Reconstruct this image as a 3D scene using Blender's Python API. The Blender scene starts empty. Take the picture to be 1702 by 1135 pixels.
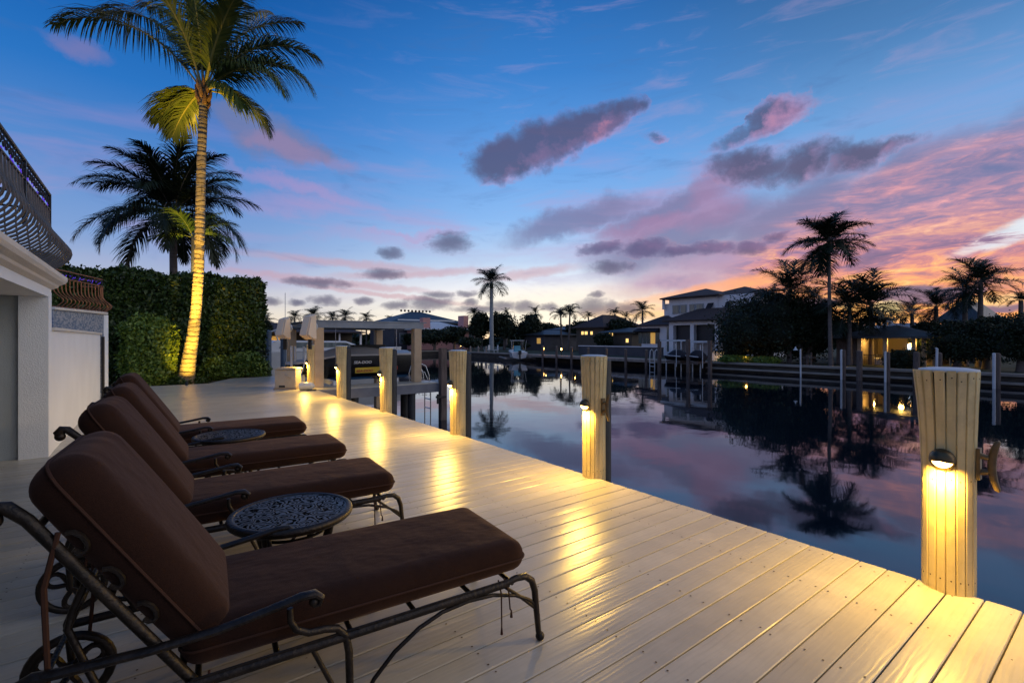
import bpy, math, random
import numpy as np
from mathutils import Vector, Matrix
R = math.radians
PI = math.pi
rnd = random.Random(7)
nrg = np.random.default_rng(11)
scene = bpy.context.scene
col = scene.collection
# ---------- survey of the place: eye height and heading, used to lay distances out on the ground
FL = 798.0
YAW = R(36.75)
SN, CS = math.sin(YAW), math.cos(YAW)
EYE = 1.4
WATER = -1.2
def at(px, X):
    rr = (px - 851) / FL
    d = X / (SN + CS * rr)
    return X, CS * d - SN * rr * d, d
def atY(px, Y):
    rr = (px - 851) / FL
    d = Y / (CS - SN * rr)
    return SN * d + CS * rr * d, Y, d
def atd(px, d):
    rr = (px - 851) / FL
    return SN * d + CS * rr * d, CS * d - SN * rr * d, d
def zz(py, d):
    return EYE + (563 - py) / FL * d
# ---------- materials
def newmat(name):
    m = bpy.data.materials.new(name); m.use_nodes = True
    nt = m.node_tree; b = nt.nodes['Principled BSDF']
    return m, nt, b
def N(nt, t, **kw):
    n = nt.nodes.new(t)
    for k, v in kw.items():
        if hasattr(n, k): setattr(n, k, v)
        else: n.inputs[k.replace('_', ' ')].default_value = v
    return n
def L(nt, a, b): nt.links.new(a, b)
def math_(nt, op, a, b=None, c=None, clamp=False):
    n = nt.nodes.new('ShaderNodeMath'); n.operation = op; n.use_clamp = clamp
    for i, x in enumerate((a, b, c)):
        if x is None: continue
        if isinstance(x, (int, float)): n.inputs[i].default_value = x
        else: L(nt, x, n.inputs[i])
    return n.outputs[0]
def mixc(nt, fac, a, b, mode='MIX'):
    n = nt.nodes.new('ShaderNodeMix'); n.data_type = 'RGBA'; n.blend_type = mode
    for s, x in ((0, fac), (6, a), (7, b)):
        if isinstance(x, (int, float)): n.inputs[s].default_value = x
        elif isinstance(x, tuple): n.inputs[s].default_value = (*x[:3], 1)
        else: L(nt, x, n.inputs[s])
    return n.outputs[2]
def ramp(nt, fac, stops, interp='LINEAR'):
    n = nt.nodes.new('ShaderNodeValToRGB'); n.color_ramp.interpolation = interp
    e = n.color_ramp.elements
    while len(e) < len(stops): e.new(0.5)
    for i, (p, c) in enumerate(stops):
        e[i].position = p; e[i].color = (*c, 1) if len(c) == 3 else c
    L(nt, fac, n.inputs[0])
    return n.outputs[0]
def objco(nt, scale=(1, 1, 1), use='Object'):
    tc = nt.nodes.new('ShaderNodeTexCoord'); mp = nt.nodes.new('ShaderNodeMapping')
    mp.inputs['Scale'].default_value = scale
    L(nt, tc.outputs[use], mp.inputs[0]); return mp.outputs[0]
def simple(name, c, rough=.6, metal=0., c2=None, scale=6., bump=0., bscale=30., stretch=(1, 1, 1), spec=.5):
    m, nt, b = newmat(name)
    b.inputs['Roughness'].default_value = rough; b.inputs['Metallic'].default_value = metal
    b.inputs['Specular IOR Level'].default_value = spec
    b.inputs['Base Color'].default_value = (*c, 1)
    if c2:
        n = N(nt, 'ShaderNodeTexNoise', Scale=scale, Detail=5.)
        L(nt, objco(nt, stretch), n.inputs['Vector'])
        L(nt, ramp(nt, n.outputs[0], [(.32, c), (.68, c2)]), b.inputs['Base Color'])
    if bump:
        n = N(nt, 'ShaderNodeTexNoise', Scale=bscale, Detail=4.)
        L(nt, objco(nt, stretch), n.inputs['Vector'])
        bp = N(nt, 'ShaderNodeBump', Strength=bump, Distance=.02)
        L(nt, n.outputs[0], bp.inputs['Height']); L(nt, bp.outputs[0], b.inputs['Normal'])
    return m
def emis(name, c, s):
    m, nt, b = newmat(name)
    b.inputs['Base Color'].default_value = (*c, 1)
    b.inputs['Emission Color'].default_value = (*c, 1); b.inputs['Emission Strength'].default_value = s
    return m
M = {}
def deckmat():
    m, nt, b = newmat('painted_deck')
    co = objco(nt)
    w = N(nt, 'ShaderNodeTexNoise', Scale=1., Detail=6., Roughness=.6)
    L(nt, objco(nt, (1.2, 26, 26)), w.inputs['Vector'])
    g = N(nt, 'ShaderNodeTexWave', Scale=5., Distortion=9., Detail=3.); g.bands_direction = 'Y'
    g.inputs['Detail Scale'].default_value = 1.2
    L(nt, objco(nt, (.35, 2.2, 2.2)), g.inputs['Vector'])
    br = N(nt, 'ShaderNodeTexNoise', Scale=1., Detail=2.)
    # tone per board: noise stretched right along the board
    sep = N(nt, 'ShaderNodeSeparateXYZ'); L(nt, co, sep.inputs[0])
    idx = math_(nt, 'FLOOR', math_(nt, 'DIVIDE', math_(nt, 'ADD', sep.outputs[1], 8.0), .1425))
    wn = N(nt, 'ShaderNodeTexWhiteNoise'); wn.noise_dimensions = '1D'; L(nt, idx, wn.inputs['W'])
    d = N(nt, 'ShaderNodeTexNoise', Scale=2.3, Detail=6., Roughness=.65); L(nt, co, d.inputs['Vector'])
    base = ramp(nt, d.outputs[0], [(.3, (.42, .385, .315)), (.7, (.54, .495, .41))])
    base = mixc(nt, math_(nt, 'MULTIPLY', wn.outputs[0], .42), base, (.34, .295, .22))
    base = mixc(nt, math_(nt, 'MULTIPLY', math_(nt, 'POWER', g.outputs[0], 6.), .12), base, (.30, .27, .23))
    st = N(nt, 'ShaderNodeTexNoise', Scale=1.1, Detail=7., Roughness=.7); L(nt, co, st.inputs['Vector'])
    base = mixc(nt, ramp(nt, st.outputs[0], [(.5, (0,)*3), (.72, (.45,)*3)]), base, (.30, .27, .22))
    fn = N(nt, 'ShaderNodeTexNoise', Scale=1., Detail=5., Roughness=.7); L(nt, objco(nt, (3, 70, 70)), fn.inputs['Vector'])
    base = mixc(nt, ramp(nt, fn.outputs[0], [(.55, (0,)*3), (.72, (.38,)*3)]), base, (.27, .24, .19))
    L(nt, base, b.inputs['Base Color'])
    b.inputs['Roughness'].default_value = .33; b.inputs['Specular IOR Level'].default_value = .38
    h = math_(nt, 'ADD', math_(nt, 'MULTIPLY', w.outputs[0], .7), math_(nt, 'MULTIPLY', g.outputs[0], .35))
    bp = N(nt, 'ShaderNodeBump', Strength=.28, Distance=.004); L(nt, h, bp.inputs['Height'])
    wv = N(nt, 'ShaderNodeTexNoise', Scale=1., Detail=1.); L(nt, objco(nt, (1.1, 7, 7)), wv.inputs['Vector'])
    bp2 = N(nt, 'ShaderNodeBump', Strength=.22, Distance=.008); L(nt, wv.outputs[0], bp2.inputs['Height']); L(nt, bp.outputs[0], bp2.inputs['Normal'])
    L(nt, bp2.outputs[0], b.inputs['Normal'])
    return m
M['deck'] = deckmat()
def clad():
    m, nt, b = newmat('cream_painted_wood')
    n = N(nt, 'ShaderNodeTexNoise', Scale=1., Detail=5.); L(nt, objco(nt, (30, 30, 1.5)), n.inputs['Vector'])
    d = N(nt, 'ShaderNodeTexNoise', Scale=5., Detail=5., Roughness=.7); L(nt, objco(nt), d.inputs['Vector'])
    c = ramp(nt, n.outputs[0], [(.3, (.60, .47, .22)), (.7, (.72, .58, .30))])
    c = mixc(nt, ramp(nt, d.outputs[0], [(.48, (0,)*3), (.70, (.6,)*3)]), c, (.40, .30, .15))
    L(nt, c, b.inputs['Base Color']); b.inputs['Roughness'].default_value = .5
    bp = N(nt, 'ShaderNodeBump', Strength=.3, Distance=.004); L(nt, n.outputs[0], bp.inputs['Height']); L(nt, bp.outputs[0], b.inputs['Normal'])
    return m
M['clad'] = clad()
M['balu'] = simple('grey_bronze_iron', (.16, .14, .12), .4, .6, c2=(.10, .09, .08), scale=10)
M['pile'] = simple('black_pile_wrap', (.018, .02, .024), .5, c2=(.03, .034, .04), scale=4, bump=.2)
M['wood'] = simple('weathered_piling', (.085, .06, .05), .85, c2=(.17, .125, .105), scale=5, bump=.5, stretch=(4, 4, .5))
M['post'] = simple('tan_painted_post', (.50, .34, .20), .55, c2=(.58, .41, .25), scale=4, bump=.15)
M['capwood'] = simple('dock_cap_wood', (.22, .17, .14), .8, c2=(.34, .27, .22), scale=3, bump=.3)
M['bronze'] = simple('aged_bronze', (.012, .0095, .008), .42, .55, c2=(.034, .024, .017), scale=14, bump=.25, bscale=60)
M['brass'] = simple('dark_brass', (.10, .07, .035), .35, .9, c2=(.16, .11, .06), scale=12)
M['cleat'] = simple('bronze_cleat', (.22, .15, .07), .45, .5, c2=(.12, .08, .04), scale=18, bump=.2)
M['screw'] = simple('rusty_screw', (.06, .035, .02), .6, .3)
M['white'] = simple('white_paint', (.62, .63, .64), .5, c2=(.55, .56, .57), scale=3)
M['gel'] = simple('white_gelcoat', (.6, .6, .6), .22, c2=(.54, .55, .56), scale=2)
M['beige'] = simple('beige_plastic', (.46, .40, .32), .5, c2=(.40, .34, .26), scale=4, bump=.05)
M['black'] = simple('black_gelcoat', (.012, .012, .014), .22)
M['rubber'] = simple('black_rubber', (.02, .02, .02), .7)
M['yellow'] = simple('yellow_vinyl', (.75, .50, .03), .35)
M['red'] = simple('red_vinyl', (.45, .03, .02), .35)
M['lettering'] = simple('white_vinyl', (.75, .75, .75), .4)
M['steel'] = simple('stainless', (.55, .56, .58), .22, 1.)
M['iron'] = simple('black_iron', (.012, .012, .013), .45, .3)
def stucco(name, a, b2, sc=90):
    m = simple(name, a, .85, c2=b2, scale=1.6, bump=.35, bscale=sc); return m
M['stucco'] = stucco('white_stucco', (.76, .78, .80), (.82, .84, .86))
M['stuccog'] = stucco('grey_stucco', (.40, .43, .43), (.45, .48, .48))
M['trim'] = stucco('cornice_stone', (.60, .56, .50), (.68, .64, .58), 40)
def fabric():
    m, nt, b = newmat('brown_sling_fabric')
    n = N(nt, 'ShaderNodeTexNoise', Scale=420., Detail=2.); L(nt, objco(nt), n.inputs['Vector'])
    d = N(nt, 'ShaderNodeTexNoise', Scale=3., Detail=4.); L(nt, objco(nt), d.inputs['Vector'])
    c = ramp(nt, n.outputs[0], [(.35, (.014, .0055, .0035)), (.65, (.034, .0135, .008))])
    c = mixc(nt, ramp(nt, d.outputs[0], [(.35, (0,)*3), (.75, (.5,)*3)]), c, (.024, .010, .0065))
    L(nt, c, b.inputs['Base Color']); b.inputs['Roughness'].default_value = .92
    b.inputs['Sheen Weight'].default_value = .15; b.inputs['Sheen Tint'].default_value = (.8, .5, .4, 1); b.inputs['Specular IOR Level'].default_value = .15
    w = N(nt, 'ShaderNodeTexNoise', Scale=1., Detail=3., Roughness=.55); L(nt, objco(nt, (3.2, 4.5, 4)), w.inputs['Vector'])
    bp = N(nt, 'ShaderNodeBump', Strength=.55, Distance=.04); L(nt, w.outputs[0], bp.inputs['Height'])
    bp2 = N(nt, 'ShaderNodeBump', Strength=.4, Distance=.002); L(nt, n.outputs[0], bp2.inputs['Height']); L(nt, bp.outputs[0], bp2.inputs['Normal'])
    L(nt, bp2.outputs[0], b.inputs['Normal'])
    return m
M['fabric'] = fabric()
M['piping'] = simple('brown_piping', (.05, .022, .014), .8, spec=.2)
def lattice():
    m, nt, b = newmat('cast_lattice_top')
    co = objco(nt)
    nz = N(nt, 'ShaderNodeTexNoise', Scale=19., Detail=0., Roughness=.2); L(nt, co, nz.inputs['Vector'])
    n2 = N(nt, 'ShaderNodeTexNoise', Scale=24., Detail=0.); L(nt, objco(nt, (1, 1, 1.7)), n2.inputs['Vector'])
    # interwoven iso-lines of a smooth field: ribbons of metal with dark openings between
    s = math_(nt, 'SINE', math_(nt, 'MULTIPLY', nz.outputs[0], 40.))
    s2 = math_(nt, 'SINE', math_(nt, 'MULTIPLY', n2.outputs[0], 38.))
    k = math_(nt, 'MULTIPLY', s, math_(nt, 'ADD', math_(nt, 'MULTIPLY', s2, .5), .6))
    mask = ramp(nt, k, [(.02, (1,)*3), (.16, (0,)*3)])
    sep = N(nt, 'ShaderNodeSeparateXYZ'); L(nt, co, sep.inputs[0])
    r = math_(nt, 'SQRT', math_(nt, 'ADD', math_(nt, 'POWER', sep.outputs[0], 2.), math_(nt, 'POWER', sep.outputs[1], 2.)))
    rim = ramp(nt, r, [(.262, (0,)*3), (.266, (1,)*3)])
    mask = math_(nt, 'MAXIMUM', mask, rim)
    L(nt, mixc(nt, mask, (.002, .002, .002), (.085, .083, .08)), b.inputs['Base Color'])
    L(nt, math_(nt, 'MULTIPLY', mask, .55), b.inputs['Metallic'])
    L(nt, math_(nt, 'SUBTRACT', 1., math_(nt, 'MULTIPLY', mask, .58)), b.inputs['Roughness'])
    L(nt, math_(nt, 'MULTIPLY', mask, .5), b.inputs['Specular IOR Level'])
    bp = N(nt, 'ShaderNodeBump', Strength=.6, Distance=.006); L(nt, mask, bp.inputs['Height']); L(nt, bp.outputs[0], b.inputs['Normal'])
    return m
M['lattice'] = lattice()
def leafmat(name, c, c2, rough=.5, sc=7.):
    m, nt, b = newmat(name)
    g = N(nt, 'ShaderNodeTexNoise', Scale=sc, Detail=3.); L(nt, objco(nt), g.inputs['Vector'])
    w = N(nt, 'ShaderNodeNewGeometry')
    f = math_(nt, 'ADD', math_(nt, 'MULTIPLY', g.outputs[0], .6), math_(nt, 'MULTIPLY', w.outputs['Random Per Island'], .4))
    L(nt, ramp(nt, f, [(.25, c), (.75, c2)]), b.inputs['Base Color'])
    b.inputs['Roughness'].default_value = rough
    b.inputs['Specular IOR Level'].default_value = .35
    return m
M['hedge'] = leafmat('hedge_leaves', (.012, .030, .005), (.06, .10, .018), .42)
M['shrub'] = leafmat('shrub_leaves', (.04, .09, .01), (.20, .27, .04), .42)
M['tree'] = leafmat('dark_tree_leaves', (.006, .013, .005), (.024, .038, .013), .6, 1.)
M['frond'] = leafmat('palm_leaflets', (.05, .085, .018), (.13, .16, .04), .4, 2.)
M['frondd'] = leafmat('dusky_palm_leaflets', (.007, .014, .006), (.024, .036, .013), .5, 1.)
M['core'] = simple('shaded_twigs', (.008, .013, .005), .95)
M['rachis'] = simple('palm_rachis', (.30, .26, .07), .5, c2=(.22, .22, .06), scale=3)
def trunkmat(name, a, b2, dark, ringscale=2.2):
    m, nt, b = newmat(name)
    co = objco(nt)
    wv = N(nt, 'ShaderNodeTexWave', Scale=ringscale, Distortion=5.5, Detail=4.); wv.bands_direction = 'Z'; wv.wave_profile = 'SAW'
    wv.inputs['Detail Scale'].default_value = 1.1
    L(nt, co, wv.inputs['Vector'])
    n = N(nt, 'ShaderNodeTexNoise', Scale=9., Detail=6., Roughness=.7); L(nt, co, n.inputs['Vector'])
    n2 = N(nt, 'ShaderNodeTexNoise', Scale=1., Detail=4.); L(nt, objco(nt, (16, 16, 2)), n2.inputs['Vector'])
    c = ramp(nt, n.outputs[0], [(.35, a), (.7, b2)])
    rg = ramp(nt, wv.outputs[0], [(0., (1,)*3), (.10, (.75,)*3), (.22, (0,)*3), (.9, (0,)*3), (1., (1,)*3)])
    c = mixc(nt, rg, c, dark); c = mixc(nt, ramp(nt, n2.outputs[0], [(.6, (0,)*3), (.72, (.6,)*3)]), c, dark)
    L(nt, c, b.inputs['Base Color']); b.inputs['Roughness'].default_value = .85
    h = math_(nt, 'ADD', math_(nt, 'MULTIPLY', wv.outputs[0], .8), math_(nt, 'MULTIPLY', n.outputs[0], .6))
    bp = N(nt, 'ShaderNodeBump', Strength=.9, Distance=.04); L(nt, h, bp.inputs['Height']); L(nt, bp.outputs[0], b.inputs['Normal'])
    return m
M['trunk'] = trunkmat('ringed_palm_trunk', (.20, .155, .10), (.34, .28, .20), (.022, .013, .008))
M['trunkd'] = simple('grey_palm_trunk', (.11, .09, .08), .85, c2=(.17, .14, .125), scale=2, bump=.3, stretch=(1, 1, 6))
M['trunkp'] = simple('pale_royal_trunk', (.34, .36, .37), .8, c2=(.25, .27, .28), scale=2)
M['boot'] = simple('fibrous_palm_boots', (.16, .085, .04), .9, c2=(.30, .17, .08), scale=9, bump=.8, stretch=(3, 3, 1))
M['mulch'] = simple('mulch', (.05, .035, .02), .95, c2=(.10, .06, .035), scale=20, bump=.6)
M['lawn'] = simple('lawn_ground', (.008, .018, .005), .9, c2=(.016, .03, .008), scale=1.2, bump=.5, bscale=14)
M['seawall'] = simple('seawall_concrete', (.03, .025, .02), .85, c2=(.08, .062, .045), scale=1.4, bump=.4, stretch=(1, 1, 4))
M['caps'] = simple('seawall_cap', (.24, .20, .165), .8, c2=(.34, .29, .24), scale=1.2, bump=.3)
M['rooftile'] = simple('brown_roof_tiles', (.032, .019, .018), .75, c2=(.06, .036, .03), scale=3, bump=.6, bscale=8, stretch=(1, 4, 1))
M['roofmetal'] = simple('grey_metal_roof', (.03, .038, .045), .5, .2, c2=(.05, .06, .07), scale=2, bump=.3, stretch=(1, 6, 1))
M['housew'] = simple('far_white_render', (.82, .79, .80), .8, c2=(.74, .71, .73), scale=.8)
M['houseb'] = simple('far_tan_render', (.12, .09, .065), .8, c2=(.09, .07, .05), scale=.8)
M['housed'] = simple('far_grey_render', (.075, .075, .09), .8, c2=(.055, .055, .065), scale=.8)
M['screen'] = simple('black_porch_screen', (.012, .014, .02), .5)
M['glass'] = simple('dim_window_glass', (.05, .075, .08), .12, c2=(.12, .16, .155), scale=1.5, stretch=(3, 3, .2), spec=.8)
M['warmglass'] = emis('lit_window', (1., .62, .18), 1.4)
M['warmdim'] = emis('dim_lit_room', (1., .55, .12), .32)
M['pinkwall'] = simple('pink_render', (.62, .30, .27), .7)
M['awning'] = simple('black_awning', (.015, .013, .02), .8)
M['bluecanvas'] = simple('blue_canvas', (.10, .32, .42), .7)
M['navy'] = simple('navy_piling_sleeve', (.06, .10, .16), .5, c2=(.045, .075, .12), scale=3)
M['lens'] = emis('warm_lamp_lens', (1., .60, .17), 16.)
M['bulb'] = emis('far_warm_bulb', (1., .55, .14), 14.)
M['bulbw'] = emis('blue_white_screen', (.55, .75, 1.), 4.)
M['purple'] = emis('purple_rope_light', (.16, .06, 1.), .4)
def mosaic():
    m, nt, b = newmat('blue_mosaic_tile')
    br = N(nt, 'ShaderNodeTexBrick', Scale=14., Color1=(.10, .16, .26, 1), Color2=(.36, .38, .42, 1), Mortar=(.30, .29, .27, 1))
    br.inputs['Mortar Size'].default_value = .012; br.inputs['Brick Width'].default_value = .55; br.inputs['Row Height'].default_value = .42; br.inputs['Bias'].default_value = -.1
    L(nt, objco(nt, use='UV'), br.inputs['Vector'])
    L(nt, br.outputs[0], b.inputs['Base Color']); b.inputs['Roughness'].default_value = .2
    return m
M['mosaic'] = mosaic()
def watermat():
    m, nt, b = newmat('canal_water')
    b.inputs['Base Color'].default_value = (.003, .009, .016, 1)
    b.inputs['Roughness'].default_value = .035; b.inputs['IOR'].default_value = 1.65; b.inputs['Specular IOR Level'].default_value = .5
    n = N(nt, 'ShaderNodeTexNoise', Scale=1., Detail=2.); L(nt, objco(nt, (.9, .9, .9)), n.inputs['Vector'])
    n2 = N(nt, 'ShaderNodeTexNoise', Scale=1., Detail=1.); L(nt, objco(nt, (.16, .16, .16)), n2.inputs['Vector'])
    h = math_(nt, 'ADD', n.outputs[0], math_(nt, 'MULTIPLY', n2.outputs[0], 3.))
    bp = N(nt, 'ShaderNodeBump', Strength=.5, Distance=.007); L(nt, h, bp.inputs['Height']); L(nt, bp.outputs[0], b.inputs['Normal'])
    return m
M['water'] = watermat()

# ---------- mesh builder
class MB:
    def __init__(s): s.v = []; s.f = []; s.mi = []; s.cur = 0
    def add(s, vs, fs, mtx=None):
        o = len(s.v)
        s.v += [tuple(mtx @ Vector(p)) if mtx is not None else tuple(p) for p in vs]
        s.f += [tuple(i + o for i in f) for f in fs]; s.mi += [s.cur] * len(fs)
        return s
    def box(s, c, size, rz=0., mtx=None, taper=1.):
        x, y, z = (q / 2 for q in size)
        vs = [(a * x * (taper if k > 0 else 1), b * y * (taper if k > 0 else 1), k * z) for k in (-1, 1) for a, b in ((-1, -1), (1, -1), (1, 1), (-1, 1))]
        m = Matrix.Translation(c) @ Matrix.Rotation(rz, 4, 'Z')
        if mtx is not None: m = mtx @ m
        return s.add(vs, [(3, 2, 1, 0), (4, 5, 6, 7), (0, 1, 5, 4), (1, 2, 6, 5), (2, 3, 7, 6), (3, 0, 4, 7)], m)
    def span(s, a, b):
        return s.box([(p + q) / 2 for p, q in zip(a, b)], [abs(q - p) for p, q in zip(a, b)])
    def tube(s, pts, r, n=8, flat=1., up=None):
        P = [Vector(p) for p in pts]; k = len(P)
        rs = [r] * k if isinstance(r, (int, float)) else list(r)
        T = []
        for i in range(k):
            t = P[min(i + 1, k - 1)] - P[max(i - 1, 0)]
            T.append(t.normalized() if t.length > 1e-9 else Vector((0, 0, 1)))
        u = Vector(up) if up else (Vector((0, 0, 1)) if abs(T[0].z) < .9 else Vector((1, 0, 0)))
        vs = []
        for i in range(k):
            u = (u - T[i] * u.dot(T[i]))
            u = u.normalized() if u.length > 1e-6 else T[i].orthogonal().normalized()
            w = T[i].cross(u)
            for j in range(n):
                a = 2 * PI * j / n
                vs.append(P[i] + u * math.cos(a) * rs[i] * flat + w * math.sin(a) * rs[i])
        fs = [(i * n + j, i * n + (j + 1) % n, (i + 1) * n + (j + 1) % n, (i + 1) * n + j) for i in range(k - 1) for j in range(n)]
        fs += [tuple(range(n - 1, -1, -1)), tuple((k - 1) * n + j for j in range(n))]
        return s.add(vs, fs)
    def lathe(s, prof, n=24, c=(0, 0, 0), mtx=None):
        vs = [(r * math.cos(2 * PI * j / n) + c[0], r * math.sin(2 * PI * j / n) + c[1], z + c[2]) for r, z in prof for j in range(n)]
        k = len(prof)
        fs = [(i * n + j, i * n + (j + 1) % n, (i + 1) * n + (j + 1) % n, (i + 1) * n + j) for i in range(k - 1) for j in range(n)]
        fs += [tuple(range(n - 1, -1, -1)), tuple((k - 1) * n + j for j in range(n))]
        return s.add(vs, fs, mtx)
    def ball(s, c, r, n=10, sz=1.):
        return s.lathe([(max(1e-4, r * math.sin(PI * i / n)), -r * sz * math.cos(PI * i / n)) for i in range(n + 1)], n + 2, c)
    def prism(s, poly, y0, y1, axis='y', mtx=None):
        k = len(poly)
        def q(p, t): return (p[0], t, p[1]) if axis == 'y' else ((t, p[0], p[1]) if axis == 'x' else (p[0], p[1], t))
        vs = [q(p, y0) for p in poly] + [q(p, y1) for p in poly]
        fs = [tuple(range(k)), tuple(range(2 * k - 1, k - 1, -1))] + [(i, i + k, (i + 1) % k + k, (i + 1) % k) for i in range(k)]
        return s.add(vs, fs, mtx)
    def hip(s, x0, x1, y0, y1, z0, z1, over=.5, th=.14):
        x0 -= over; x1 += over; y0 -= over; y1 += over
        w = min(x1 - x0, y1 - y0) / 2
        if x1 - x0 > y1 - y0: a, b = (x0 + w, (y0 + y1) / 2), (x1 - w, (y0 + y1) / 2)
        else: a, b = ((x0 + x1) / 2, y0 + w), ((x0 + x1) / 2, y1 - w)
        vs = [(x0, y0, z0 - th), (x1, y0, z0 - th), (x1, y1, z0 - th), (x0, y1, z0 - th), (x0, y0, z0), (x1, y0, z0), (x1, y1, z0), (x0, y1, z0), (*a, z1), (*b, z1)]
        fs = [(3, 2, 1, 0), (0, 1, 5, 4), (1, 2, 6, 5), (2, 3, 7, 6), (3, 0, 4, 7)]
        if x1 - x0 > y1 - y0: fs += [(4, 5, 9, 8), (5, 6, 9), (6, 7, 8, 9), (7, 4, 8)]
        else: fs += [(4, 5, 8), (5, 6, 9, 8), (6, 7, 9), (7, 4, 8, 9)]
        return s.add(vs, fs)
    def build(s, name, m, parent=None, loc=(0, 0, 0), rz=0., smooth=False, bevel=0., sub=0):
        me = bpy.data.meshes.new(name)
        me.from_pydata(s.v, [], s.f); me.update()
        if smooth:
            me.polygons.foreach_set('use_smooth', [True] * len(me.polygons))
            try: me.set_sharp_from_angle(angle=R(50))
            except Exception: pass
        for q in (m if isinstance(m, (list, tuple)) else [m]): me.materials.append(M[q] if isinstance(q, str) else q)
        if s.cur or any(s.mi): me.polygons.foreach_set('material_index', s.mi)
        o = bpy.data.objects.new(name, me); col.objects.link(o)
        o.location = loc; o.rotation_euler = (0, 0, rz)
        if parent: o.parent = parent
        if bevel:
            b = o.modifiers.new('bevel', 'BEVEL'); b.width = bevel; b.segments = 2; b.limit_method = 'ANGLE'
        return o
def thing(name, label, cat, loc=(0, 0, 0), rz=0., group=None):
    o = bpy.data.objects.new(name, None); col.objects.link(o)
    o.location = loc; o.rotation_euler = (0, 0, rz); o.empty_display_size = .2
    return tag(o, label, cat, group)
def tag(o, label, cat, group=None, kind=None):
    o['label'] = label; o['category'] = cat
    if group: o['group'] = group
    if kind: o['kind'] = kind
    return o
def struct(o, label=None, cat=None, kind='structure'):
    o['kind'] = kind
    if label: o['label'] = label
    if cat: o['category'] = cat
    return o
def copy_tree(o, parent=None):
    c = o.copy(); col.objects.link(c)
    if parent: c.parent = parent
    for ch in list(o.children): copy_tree(ch, c)
    return c
def npmesh(name, V, F, m, parent=None, loc=(0, 0, 0)):
    """V (n,3) array, F (m,4) int array"""
    me = bpy.data.meshes.new(name)
    me.vertices.add(len(V)); me.vertices.foreach_set('co', V.astype(np.float32).ravel())
    k = F.shape[1]
    me.loops.add(F.size); me.loops.foreach_set('vertex_index', F.astype(np.int32).ravel())
    me.polygons.add(len(F)); me.polygons.foreach_set('loop_start', np.arange(0, F.size, k, dtype=np.int32))
    me.polygons.foreach_set('loop_total', np.full(len(F), k, dtype=np.int32))
    me.update(calc_edges=True); me.validate()
    me.materials.append(M[m] if isinstance(m, str) else m)
    o = bpy.data.objects.new(name, me); col.objects.link(o); o.location = loc
    if parent: o.parent = parent
    return o
def leafquads(C, size, up=.25, aspect=.55, outward=None):
    """leaf quads (slightly folded rhombs) at centres C"""
    n = len(C)
    a = nrg.normal(size=(n, 3)); a[:, 2] += up
    if outward is not None: nn = outward + .7 * nrg.normal(size=(n, 3))
    else: nn = nrg.normal(size=(n, 3))
    a /= np.linalg.norm(a, axis=1)[:, None]
    b = np.cross(a, nn); b /= np.linalg.norm(b, axis=1)[:, None] + 1e-9
    s = (size * nrg.uniform(.6, 1.35, n))[:, None]
    V = np.stack([C - a * s, C + b * s * aspect - a * s * .1, C + a * s, C - b * s * aspect - a * s * .1], 1).reshape(-1, 3)
    F = np.arange(4 * n).reshape(n, 4)
    return V, F
def blob_pts(lobes, n, shell=.55):
    """points in a union of ellipsoids, crowding towards their skins, in clumps"""
    w = np.array([l[3] * l[4] + l[4] * l[5] for l in lobes]); w = w / w.sum()
    idx = nrg.choice(len(lobes), n, p=w)
    Lb = np.array(lobes)[idx]
    d = nrg.normal(size=(n, 3)); d /= np.linalg.norm(d, axis=1)[:, None]
    r = shell + (1 - shell) * nrg.random(n) ** .6
    bumpy = 1 + .16 * np.sin(d[:, 0] * 7 + Lb[:, 0] * 3) * np.cos(d[:, 1] * 6 + Lb[:, 1]) + .10 * np.sin(d[:, 2] * 11 + Lb[:, 0])
    r = r * bumpy
    return Lb[:, :3] + d * Lb[:, 3:6] * r[:, None], d
def rbox(lx, ly, lz, r, n=14, bulge=.0, seam=None):
    """soft rounded cushion as verts / quads, centred"""
    vs = {}; V = []; Fq = []
    h = Vector((lx / 2, ly / 2, lz / 2))
    def vert(p):
        k = tuple(round(q, 5) for q in p)
        if k not in vs:
            q = Vector((p[0] * h.x, p[1] * h.y, p[2] * h.z))
            inn = Vector([max(-(h[i] - r), min(h[i] - r, q[i])) for i in range(3)])
            e = q - inn
            if e.length > 1e-9: q = inn + e.normalized() * r
            u, v = q.x / h.x, q.y / h.y
            q.z *= 1 + bulge * max(0, 1 - u * u) ** .5 * max(0, 1 - v * v) ** .5
            vs[k] = len(V); V.append(tuple(q))
        return vs[k]
    def lin(n): return [math.sin((i / n - .5) * PI) * .25 + (2 * i / n - 1) * .75 for i in range(n + 1)]
    nx, ny, nz = n * 2, n, 8
    ax = [lin(nx), lin(ny), lin(nz)]
    for a, b, c, sg in ((0, 1, 2, 1), (0, 1, 2, -1), (1, 2, 0, 1), (1, 2, 0, -1), (2, 0, 1, 1), (2, 0, 1, -1)):
        A, B = ax[a], ax[b]
        for i in range(len(A) - 1):
            for j in range(len(B) - 1):
                q = []
                for (ii, jj) in ((i, j), (i + 1, j), (i + 1, j + 1), (i, j + 1)):
                    p = [0, 0, 0]; p[a] = A[ii]; p[b] = B[jj]; p[c] = sg; q.append(vert(p))
                if sg < 0: q.reverse()
                Fq.append(tuple(q))
    return V, Fq
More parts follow.
